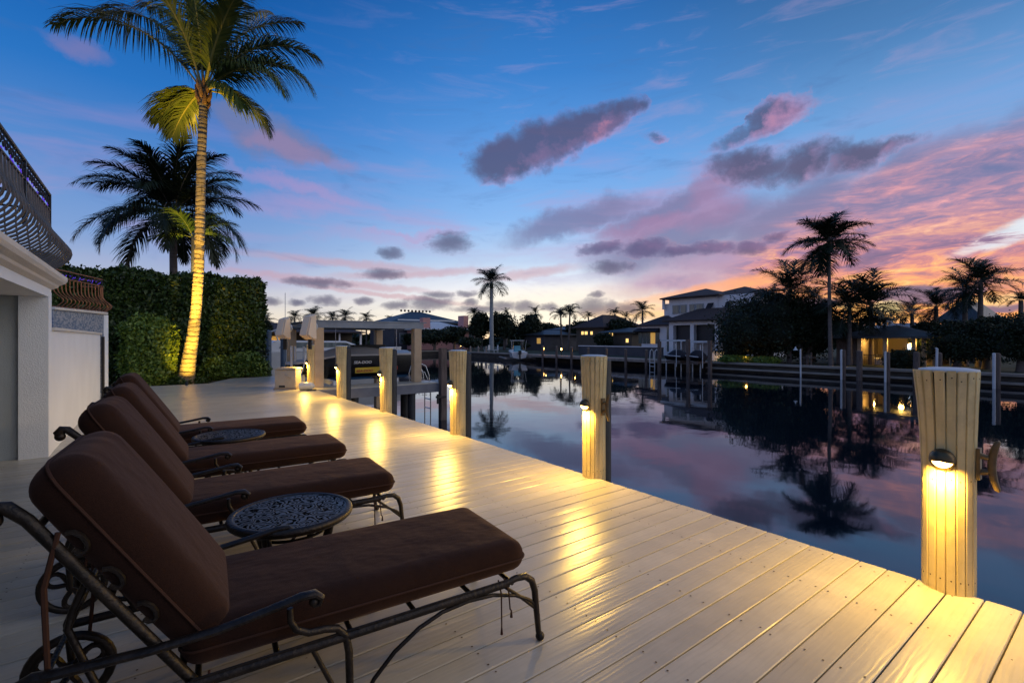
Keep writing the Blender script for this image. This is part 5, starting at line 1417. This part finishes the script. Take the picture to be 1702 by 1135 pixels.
# gooseneck lamp
x, y, d = at(1333, XS + .4)
t = thing('gooseneck_lamp', 'white gooseneck lamp with cone shade at the left end of the right bank', 'lamp', (x, y, G1))
za = zz(574, d) - G1
u = Vector((-CS, SN, 0))
mb = MB(); mb.tube([(0, 0, 0), (0, 0, za - .05), tuple(u * .08 + Vector((0, 0, za))), tuple(u * .38 + Vector((0, 0, za))), tuple(u * .46 + Vector((0, 0, za - .1)))], .02, 6); mb.build('arm', 'iron', t)
mb = MB(); c_ = u * .46; mb.lathe([(.17, za - .34), (.07, za - .22), (.03, za - .1), (.01, za - .08)], 14, (c_.x, c_.y, 0)); mb.build('shade', 'white', t, smooth=True)
x, y, d = at(1342, XS + .8)
t = thing('cleaning_table', 'small dark post stand with a shelf beside the gooseneck lamp', 'stand', (x, y, G1))
mb = MB(); mb.box((0, 0, .4), (.12, .12, .8)); mb.box((0, -.25, .5), (.08, .08, .95)); mb.build('post', 'wood', t)
mb = MB(); mb.box((0, 0, .62), (.4, .9, .05)); mb.build('shelf', 'wood', t)
# centre-console fishing boat
x, y, d = at(872, XS - 1.6)
t = thing('fishing_boat', 'white and turquoise fishing boat with canopy and black outboard at the far bank', 'boat', (x - .6, y + .6, WATER + .35), R(62)); t.scale = (.72, .8, .8)
vs = []
for i in range(17):
    u = i / 16; b = 1.15 * (1 - max(0, (u - .45) / .55) ** 2) + .03; z1_ = .85 + .35 * u
    vs += [(u * 6.2 - 2, 0, -.1), (u * 6.2 - 2, -b * .8, .1), (u * 6.2 - 2 + .2 * u, -b, z1_), (u * 6.2 - 2 + .2 * u, b, z1_), (u * 6.2 - 2, b * .8, .1)]
mb = MB(); loft(mb, vs, 5); mb.build('hull', 'gel', t, smooth=True)
mb = MB(); mb.prism([(-.2, .9), (1., .9), (.8, 1.75), (.1, 1.8)], -.45, .45); mb.build('console', 'bluecanvas', t)
mb = MB(); mb.box((.4, 0, 2.55), (2.6, 1.8, .07)); mb.build('canopy', 'gel', t, bevel=.03)
mb = MB()
for a in (-.5, 1.2):
    for b_ in (-.75, .75): mb.tube([(a, b_, .9), (a, b_ * .95, 2.53)], .03, 6)
mb.build('canopy_frame', 'steel', t)
mb = MB(); mb.box((-2.35, 0, .85), (.5, .42, .55)); mb.box((-2.4, 0, .2), (.25, .2, .9)); mb.build('outboard', 'rubber', t, bevel=.05)
for a in (-1, 1):
    mb = MB(); mb.tube([(-1.2, a * .9, 1), (-1.5, a * 1.1, 2.6)], .02, 5); mb.build('fishing_rod', 'white', t)
mb = MB(); mb.span((-3, -2.2, -.05), (5, -1.9, .1)); mb.span((-3, 1.9, -.05), (5, 2.2, .1)); mb.span((-1, -1.9, -.1), (-.6, 1.9, .0)); mb.span((3, -1.9, -.1), (3.4, 1.9, 0)); mb.build('float_frame', 'capwood', t)
# far banks: small loungers shapes, white lift posts near boat
for i, (p_, lab) in enumerate(((810, 'white chair group item nearest the royal palm base'), (824, 'white folded chairs right of the royal palm base'))):
    x, y, d = at(p_, XS + 1.2)
    t = thing('white_garden_chair', lab.replace(' group item', ''), 'chair', (x, y, G1), R(120 + 40 * i), group='white chairs on the far bank')
    mb = MB(); mb.box((0, 0, .42), (.6, .6, .06)); mb.build('seat', 'white', t)
    mb = MB(); mb.box((-.28, 0, .75), (.06, .6, .65)); mb.build('backrest', 'white', t)
    for a in (-.25, .25):
        for b_ in (-.25, .25):
            mb = MB(); mb.box((a, b_, .2), (.05, .05, .39)); mb.build('leg', 'white', t)
# warm foliage spill at the bank under the big tree
x, y, d = at(1240, 37.4); warmspot((x, y, G1 + .5), 8, 'garden_lamp', (1., .45, .12), .1)
x, y, d = at(1225, 38.); bush('low_bank_plant', 'low plants lit orange on the bank under the biggest dark tree', [(0, 0, .25, 1.6, 1.3, .4), (.3, -2.2, .25, 1.2, 1.2, .35)], 4000, .10, 'shrub', 'plant', (x - .3, y, G1))
# ================= SKY
w = bpy.data.worlds.new('World'); scene.world = w; w.use_nodes = True
nt = w.node_tree
for n_ in list(nt.nodes): nt.nodes.remove(n_)
out = nt.nodes.new('ShaderNodeOutputWorld'); bg = nt.nodes.new('ShaderNodeBackground'); L(nt, bg.outputs[0], out.inputs[0])
tc = nt.nodes.new('ShaderNodeTexCoord'); sp = nt.nodes.new('ShaderNodeSeparateXYZ'); L(nt, tc.outputs['Generated'], sp.inputs[0])
dx, dy, dz = sp.outputs
# azimuth measured clockwise from north (+Y); u = azimuth, v = tangent of elevation
azm = math_(nt, 'ARCTAN2', dx, dy)
hl = math_(nt, 'SQRT', math_(nt, 'ADD', math_(nt, 'POWER', dx, 2.), math_(nt, 'POWER', dy, 2.)))
v_ = math_(nt, 'DIVIDE', dz, math_(nt, 'MAXIMUM', hl, .02))
v_ = math_(nt, 'MINIMUM', math_(nt, 'ABSOLUTE', v_), 6.)
def uv(px, py):
    a = math.atan((px - 851) / FL); return a + YAW, (563 - py) / FL * math.cos(a)
comb = nt.nodes.new('ShaderNodeCombineXYZ'); L(nt, azm, comb.inputs[0]); L(nt, v_, comb.inputs[1])
def noise(scale, vec=None, detail=5., rough=.55, dist=0.):
    n_ = nt.nodes.new('ShaderNodeTexNoise'); n_.inputs['Scale'].default_value = scale; n_.inputs['Detail'].default_value = detail; n_.inputs['Roughness'].default_value = rough; n_.inputs['Distortion'].default_value = dist
    L(nt, vec if vec is not None else comb.outputs[0], n_.inputs['Vector']); return n_.outputs[0], n_.outputs[1]
def mapped(rot, sc, loc=(0, 0, 0)):
    m_ = nt.nodes.new('ShaderNodeMapping'); m_.inputs['Rotation'].default_value = (0, 0, rot); m_.inputs['Scale'].default_value = (*sc, 1); m_.inputs['Location'].default_value = loc
    L(nt, comb.outputs[0], m_.inputs[0]); return m_.outputs[0]
def sstep(x, a, b_):
    n_ = nt.nodes.new('ShaderNodeMapRange'); n_.interpolation_type = 'SMOOTHSTEP'
    n_.inputs[1].default_value = a; n_.inputs[2].default_value = b_; n_.inputs[3].default_value = 0; n_.inputs[4].default_value = 1
    L(nt, x, n_.inputs[0]); return n_.outputs[0]
def s2l(r, g, b_):
    f = lambda c: (c / 255) / 12.92 if c / 255 <= .04045 else ((c / 255 + .055) / 1.055) ** 2.4
    return (f(r), f(g), f(b_))
vf = math_(nt, 'DIVIDE', v_, 1.0)
def col_ramp(st):  # stops in (v, srgb)
    return ramp(nt, vf, [(a, s2l(*c)) for a, c in st])
Lr = col_ramp([(0, (240, 216, 180)), (.05, (216, 208, 200)), (.10, (168, 178, 204)), (.17, (122, 154, 204)), (.28, (84, 134, 198)), (.42, (38, 110, 186)), (.55, (16, 92, 170)), (.75, (8, 68, 138)), (1., (6, 52, 112))])
Mr = col_ramp([(0, (255, 216, 170)), (.04, (255, 246, 226)), (.10, (238, 238, 240)), (.16, (184, 206, 234)), (.25, (132, 178, 232)), (.38, (92, 152, 220)), (.55, (54, 122, 196)), (.72, (32, 98, 170)), (1., (18, 72, 138))])
Rr_ = col_ramp([(0, (255, 190, 110)), (.04, (246, 176, 116)), (.10, (222, 160, 140)), (.17, (170, 156, 180)), (.26, (124, 158, 206)), (.36, (104, 156, 212)), (.50, (70, 122, 178)), (.68, (42, 88, 140)), (1., (22, 60, 108))])
aL, aM, aR = uv(300, 0)[0], uv(880, 0)[0], uv(1500, 0)[0]
base = mixc(nt, sstep(azm, aL, aM), Lr, Mr)
base = mixc(nt, sstep(azm, aM + .05, aR), base, Rr_)
# ---- warped coordinates for cloud edges
nf, nc = noise(10., None, 8., .64)
nsep = nt.nodes.new('ShaderNodeSeparateXYZ'); L(nt, nc, nsep.inputs[0])
wu = math_(nt, 'ADD', azm, math_(nt, 'MULTIPLY', math_(nt, 'SUBTRACT', nsep.outputs[0], .5), .13))
wv_ = math_(nt, 'ADD', v_, math_(nt, 'MULTIPLY', math_(nt, 'SUBTRACT', nsep.outputs[1], .5), .085))
nf2, nc2 = noise(30., None, 4., .6)
nsep2 = nt.nodes.new('ShaderNodeSeparateXYZ'); L(nt, nc2, nsep2.inputs[0])
wu2 = math_(nt, 'ADD', azm, math_(nt, 'MULTIPLY', math_(nt, 'SUBTRACT', nsep2.outputs[0], .5), .035))
wv2 = math_(nt, 'ADD', v_, math_(nt, 'MULTIPLY', math_(nt, 'SUBTRACT', nsep2.outputs[1], .5), .016))
def blobf(px, py, a, b_, ang, U=None, V=None):
    """falloff 1 at centre to 0 at the rim of an ellipse; also the coordinate along/through it"""
    U = U or wu; V = V or wv_
    cu_, cv_ = uv(px, py); ca = math.cos(math.atan((px - 851) / FL))
    ka = a / FL * ca * ca; kb = b_ / FL * ca
    th = R(ang); c, s = math.cos(th), math.sin(th)
    du = math_(nt, 'SUBTRACT', U, cu_); dv2 = math_(nt, 'SUBTRACT', V, cv_)
    x = math_(nt, 'ADD', math_(nt, 'MULTIPLY', du, c / ka), math_(nt, 'MULTIPLY', dv2, s / ka))
    y = math_(nt, 'ADD', math_(nt, 'MULTIPLY', du, -s / kb), math_(nt, 'MULTIPLY', dv2, c / kb))
    r2 = math_(nt, 'ADD', math_(nt, 'MULTIPLY', x, x), math_(nt, 'MULTIPLY', y, y))
    return math_(nt, 'SUBTRACT', 1., r2, clamp=True), x, y
def layer(base, blobs, colr, lo=.0, hi=.6, op=1., warp=None, thick=None):
    acc = None
    for bl in blobs:
        f, x, y = blobf(*bl[:5], *(warp or (None, None)))
        if len(bl) > 5: f = math_(nt, 'MULTIPLY', f, bl[5])
        acc = f if acc is None else math_(nt, 'MAXIMUM', acc, f)
    m = sstep(acc, lo, hi)
    return mixc(nt, math_(nt, 'MULTIPLY', m, op), base, colr), acc
# ---- broad thin veils (mauve, pink), behind everything
n1, _ = noise(2.2, mapped(R(12), (1.0, 5.)), 5., .55, .4)
n2, _ = noise(3.4, mapped(R(-20), (1.1, 5.5), (3, 1, 0)), 6., .6, .5)
lowband = math_(nt, 'MULTIPLY', sstep(v_, .04, .14), math_(nt, 'SUBTRACT', 1., sstep(v_, .26, .46)))
base = mixc(nt, math_(nt, 'MULTIPLY', math_(nt, 'MULTIPLY', sstep(n1, .46, .72), lowband), .5), base, s2l(186, 142, 182))
# left: faint mauve cloud
base, _ = layer(base, [(450, 225, 95, 48, -12), (400, 195, 80, 36, 0), (520, 248, 50, 22, 0)], s2l(112, 118, 158), 0, .9, .72)
base, _ = layer(base, [(470, 240, 70, 26, -10), (120, 75, 80, 26, -14, .6), (545, 262, 70, 16, -20, .6)], s2l(150, 124, 158), 0, .9, .55)
base, _ = layer(base, [(500, 312, 190, 16, -14, .8), (690, 385, 130, 10, 6), (480, 340, 150, 26, -4, .7), (640, 395, 180, 16, 2, .6)], s2l(190, 140, 182), 0, 1.3, .5, warp=(wu, wv_))
base, _ = layer(base, [(600, 440, 260, 10, -3, .7), (560, 470, 240, 9, -4, .8), (700, 455, 190, 10, 4, .8), (640, 490, 260, 6, -6, .8), (880, 455, 110, 12, 8, .8)], s2l(196, 150, 160), 0, .9, .6, warp=(wu2, wv2))
# middle and right: slate and mauve sheets
base, _ = layer(base, [(960, 365, 160, 34, 14), (1110, 345, 160, 30, 20), (1130, 395, 210, 60, 16), (1300, 355, 170, 55, 22), (1480, 300, 200, 42, 24, .9), (1640, 250, 160, 50, 28, .7)], s2l(112, 112, 152), 0, .95, .80)
base, _ = layer(base, [(1180, 330, 60, 80, -38, .7), (1080, 375, 120, 26, 12, .8), (1230, 430, 200, 34, 8, .8), (1120, 470, 160, 30, 6, .8)], s2l(160, 122, 160), 0, .95, .72)
# right: sunset fan
rmask, _, _ = blobf(1560, 425, 520, 200, 16, azm, v_)
n3, _ = noise(4.2, mapped(R(-23), (1.0, 6.5), (1, 2, 0)), 8., .62, 1.2)
n4, _ = noise(22., mapped(R(-14), (1.0, 3.4), (5, 2, 0)), 7., .68, 1.2)
mixn = math_(nt, 'ADD', math_(nt, 'MULTIPLY', n3, .62), math_(nt, 'MULTIPLY', n4, .38))
rm = sstep(rmask, 0., .55)
fan = ramp(nt, mixn, [(.34, s2l(92, 88, 134)), (.44, s2l(136, 104, 142)), (.505, s2l(204, 132, 140)), (.565, s2l(240, 166, 126)), (.64, s2l(255, 204, 142)), (.74, s2l(255, 232, 200))])
fanhigh = ramp(nt, mixn, [(.34, s2l(104, 112, 156)), (.45, s2l(134, 122, 160)), (.54, s2l(180, 136, 160)), (.62, s2l(226, 158, 164)), (.74, s2l(240, 190, 186))])
fan = mixc(nt, sstep(v_, .12, .22), fan, fanhigh)
fanlow = ramp(nt, mixn, [(.34, s2l(116, 96, 130)), (.42, s2l(196, 128, 126)), (.50, s2l(244, 156, 96)), (.58, s2l(255, 190, 106)), (.70, s2l(255, 224, 150))])
fan = mixc(nt, math_(nt, 'SUBTRACT', 1., sstep(v_, .05, .14)), fan, fanlow)
base = mixc(nt, math_(nt, 'MULTIPLY', rm, .93), base, fan)
# pale gap at the right edge
f, _, _ = blobf(1690, 385, 150, 22, 20, wu2, wv2); base = mixc(nt, math_(nt, 'MULTIPLY', sstep(f, .1, .9), math_(nt, 'MULTIPLY', sstep(mixn, .40, .56), .85)), base, s2l(214, 232, 244))
# orange band low over villa
base, _ = layer(base, [(1180, 482, 190, 15, 9), (1290, 455, 120, 13, 12, .9), (1075, 500, 70, 10, 6, .7)], s2l(246, 166, 116), 0, .9, .72, warp=(wu2, wv2))
# slate bank low at right
base, _ = layer(base, [(1520, 490, 95, 19, -2), (1590, 484, 60, 10, 0), (1330, 505, 90, 10, 0, .9), (1650, 515, 90, 9, 0, .8)], s2l(84, 92, 132), .05, .6, .92, warp=(wu2, wv2))
# sun glow spots
for (px, py, a, b_, c, o_) in ((1476, 512, 34, 17, (255, 238, 176), 1.), (1470, 530, 90, 16, (255, 190, 104), .9), (1655, 500, 70, 14, (255, 214, 150), .75), (940, 505, 260, 40, (255, 236, 200), .35), (1080, 520, 150, 18, (255, 196, 110), .6)):
    f, _, _ = blobf(px, py, a, b_, 0, wu2, wv2); base = mixc(nt, math_(nt, 'MULTIPLY', sstep(f, .0, 1.), o_), base, s2l(*c))
n6, _ = noise(5., mapped(R(-17), (1., 4.2), (7, 3, 0)), 7., .62, .6)
base = mixc(nt, math_(nt, 'MULTIPLY', math_(nt, 'MULTIPLY', sstep(n6, .50, .72), sstep(azm, aL, aM + .2)), .30), base, s2l(168, 150, 190))
base = mixc(nt, math_(nt, 'MULTIPLY', math_(nt, 'SUBTRACT', 1., sstep(n6, .30, .46)), .22), base, s2l(70, 104, 160))
# ---- solid cumulus: body colour runs from slate (top, away) to pink (towards the sun, right and below)
fzb, _ = noise(15., None, 9., .62, .3)
fzs, _ = noise(34., mapped(0, (1., 1.7)), 8., .62, .2)
fz = fzb
def cumulus(base, blobs, warp, soft=(.0, .45), dark=(78, 74, 106), mid=(116, 90, 124), pink=(222, 136, 150), op=.86, kx=.30, ky=-.35, nk=1.5):
    acc = None; sh = None
    for bl in blobs:
        f, x, y = blobf(*bl[:5], *warp)
        if len(bl) > 5: f = math_(nt, 'MULTIPLY', f, bl[5])
        acc = f if acc is None else math_(nt, 'MAXIMUM', acc, f)
        s_ = math_(nt, 'MULTIPLY', f, math_(nt, 'ADD', math_(nt, 'MULTIPLY', x, kx), math_(nt, 'MULTIPLY', y, ky)))
        sh = s_ if sh is None else math_(nt, 'ADD', sh, s_)
    acc = math_(nt, 'ADD', acc, math_(nt, 'MULTIPLY', math_(nt, 'MULTIPLY', math_(nt, 'SUBTRACT', fz, .5), math_(nt, 'SUBTRACT', 1.15, acc)), math_(nt, 'MULTIPLY', sstep(acc, .0, .12), 1.9)))
    thin = math_(nt, 'SUBTRACT', 1., sstep(acc, .1, .75))
    k = math_(nt, 'ADD', math_(nt, 'ADD', math_(nt, 'MULTIPLY', sh, 1.2), math_(nt, 'MULTIPLY', thin, .42)), math_(nt, 'MULTIPLY', math_(nt, 'SUBTRACT', nf, .5), nk))
    cc = ramp(nt, k, [(.0, s2l(*dark)), (.28, s2l(*mid)), (.62, s2l(*pink))])
    return mixc(nt, math_(nt, 'MULTIPLY', sstep(acc, *soft), op), base, cc)
W1 = (wu, wv_); W2_ = (wu2, wv2)
base = cumulus(base, [(905, 238, 135, 54, 24), (835, 266, 84, 50, 12), (985, 205, 78, 46, 18), (1035, 180, 56, 26, 10, .8)], W1, (.05, .85))
base = cumulus(base, [(1245, 272, 84, 36, -2), (1345, 268, 90, 38, 12), (1420, 262, 80, 34, 14), (1480, 248, 64, 20, 4, .85), (1300, 285, 110, 20, 0, .7)], W1, (.05, 1.), mid=(128, 104, 140), op=.88)
base = cumulus(base, [(1288, 196, 78, 34, 22), (1228, 228, 84, 26, 24, .7), (1090, 232, 34, 14, 0, .6)], W1, (.0, .9), mid=(160, 112, 146), pink=(226, 142, 158), op=.8)
fz = fzs
small = [(749, 403, 37, 14), (648, 422, 24, 8), (635, 455, 36, 8.5), (527, 470, 60, 6.5), (541, 499, 27, 7), (450, 500, 24, 6), (494, 502, 16, 5), (603, 501, 17, 6), (660, 507, 28, 6), (716, 505, 42, 10), (727, 490, 26, 5), (776, 489, 20, 5), (782, 503, 13, 5),
         (800, 513, 52, 5), (838, 507, 28, 7), (874, 509, 22, 9), (913, 510, 18, 6), (985, 510, 36, 12), (1015, 510, 18, 9), (1044, 512, 30, 9), (1015, 445, 36, 9), (992, 490, 18, 4.5)]
base = cumulus(base, [(a, b_, c * 1.3, d_ * 1.7, 0) for a, b_, c, d_ in small], W2_, (.05, 1.1), dark=(76, 76, 108), mid=(92, 84, 118), pink=(160, 120, 140), op=.80, kx=.1, ky=-.1, nk=1.4)
base = cumulus(base, [(1075, 412, 60, 20, 4), (1000, 413, 54, 14, 6), (1180, 412, 60, 16, -2), (1245, 412, 40, 15, 0), (1130, 417, 60, 12, 0), (1290, 395, 30, 12, 20, .8)], W2_, (.05, 1.0), dark=(86, 80, 122), mid=(112, 92, 134), pink=(204, 138, 150), op=.85, kx=.2, ky=.25)
# unseen sky behind the viewer (dusk side), brightened to light walls and foreground
back = math_(nt, 'SUBTRACT', 1., sstep(math_(nt, 'ADD', math_(nt, 'MULTIPLY', dx, SN), math_(nt, 'MULTIPLY', dy, CS)), -.35, .25))
base = mixc(nt, back, base, ramp(nt, vf, [(0, s2l(168, 166, 192)), (.3, s2l(128, 146, 186)), (1., s2l(84, 118, 172))]))
zen = sstep(v_, 1.15, 2.6)  # zenith above the view lifted too, for more light from overhead
base = mixc(nt, zen, base, s2l(84, 118, 172))
side = sstep(azm, 1.47, 1.80)  # unseen bright sky added right of the view, lights wall, deck and chaises
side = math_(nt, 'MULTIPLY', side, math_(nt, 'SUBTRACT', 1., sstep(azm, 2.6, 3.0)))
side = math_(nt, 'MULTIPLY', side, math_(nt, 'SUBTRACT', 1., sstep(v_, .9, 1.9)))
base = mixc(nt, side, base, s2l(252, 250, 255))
# physical twilight sky adds its own colour on top
sky = nt.nodes.new('ShaderNodeTexSky'); sky.sky_type = 'NISHITA'; sky.sun_disc = False; sky.sun_elevation = R(1.5); sky.sun_rotation = uv(1476, 0)[0]; sky.altitude = 0
mul = nt.nodes.new('ShaderNodeVectorMath'); mul.operation = 'SCALE'; L(nt, sky.outputs[0], mul.inputs[0]); mul.inputs[3].default_value = .006
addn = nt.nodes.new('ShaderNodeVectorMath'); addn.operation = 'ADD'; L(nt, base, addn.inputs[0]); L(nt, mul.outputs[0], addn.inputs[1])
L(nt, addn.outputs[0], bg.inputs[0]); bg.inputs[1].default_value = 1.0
try: w.cycles.sampling_method = 'MANUAL'; w.cycles.sample_map_resolution = 512
except Exception: pass
# ================= CAMERA
cd = bpy.data.cameras.new('camera'); cam = bpy.data.objects.new('camera', cd); col.objects.link(cam)
cam.location = (0, 0, EYE); cam.rotation_euler = (R(90), 0, -YAW)
cd.sensor_width = 36; cd.lens = FL / 1702 * 36; cd.shift_y = -4.5 / 1702; cd.clip_end = 9000; cd.clip_start = .05
scene.camera = cam
vs_ = scene.view_settings; vs_.view_transform = 'Standard'; vs_.look = 'None'; vs_.exposure = .15; vs_.gamma = 1
scene.cycles.max_bounces = 8; scene.cycles.diffuse_bounces = 3; scene.cycles.glossy_bounces = 4
scene.cycles.use_denoising = True; scene.cycles.sample_clamp_indirect = 6
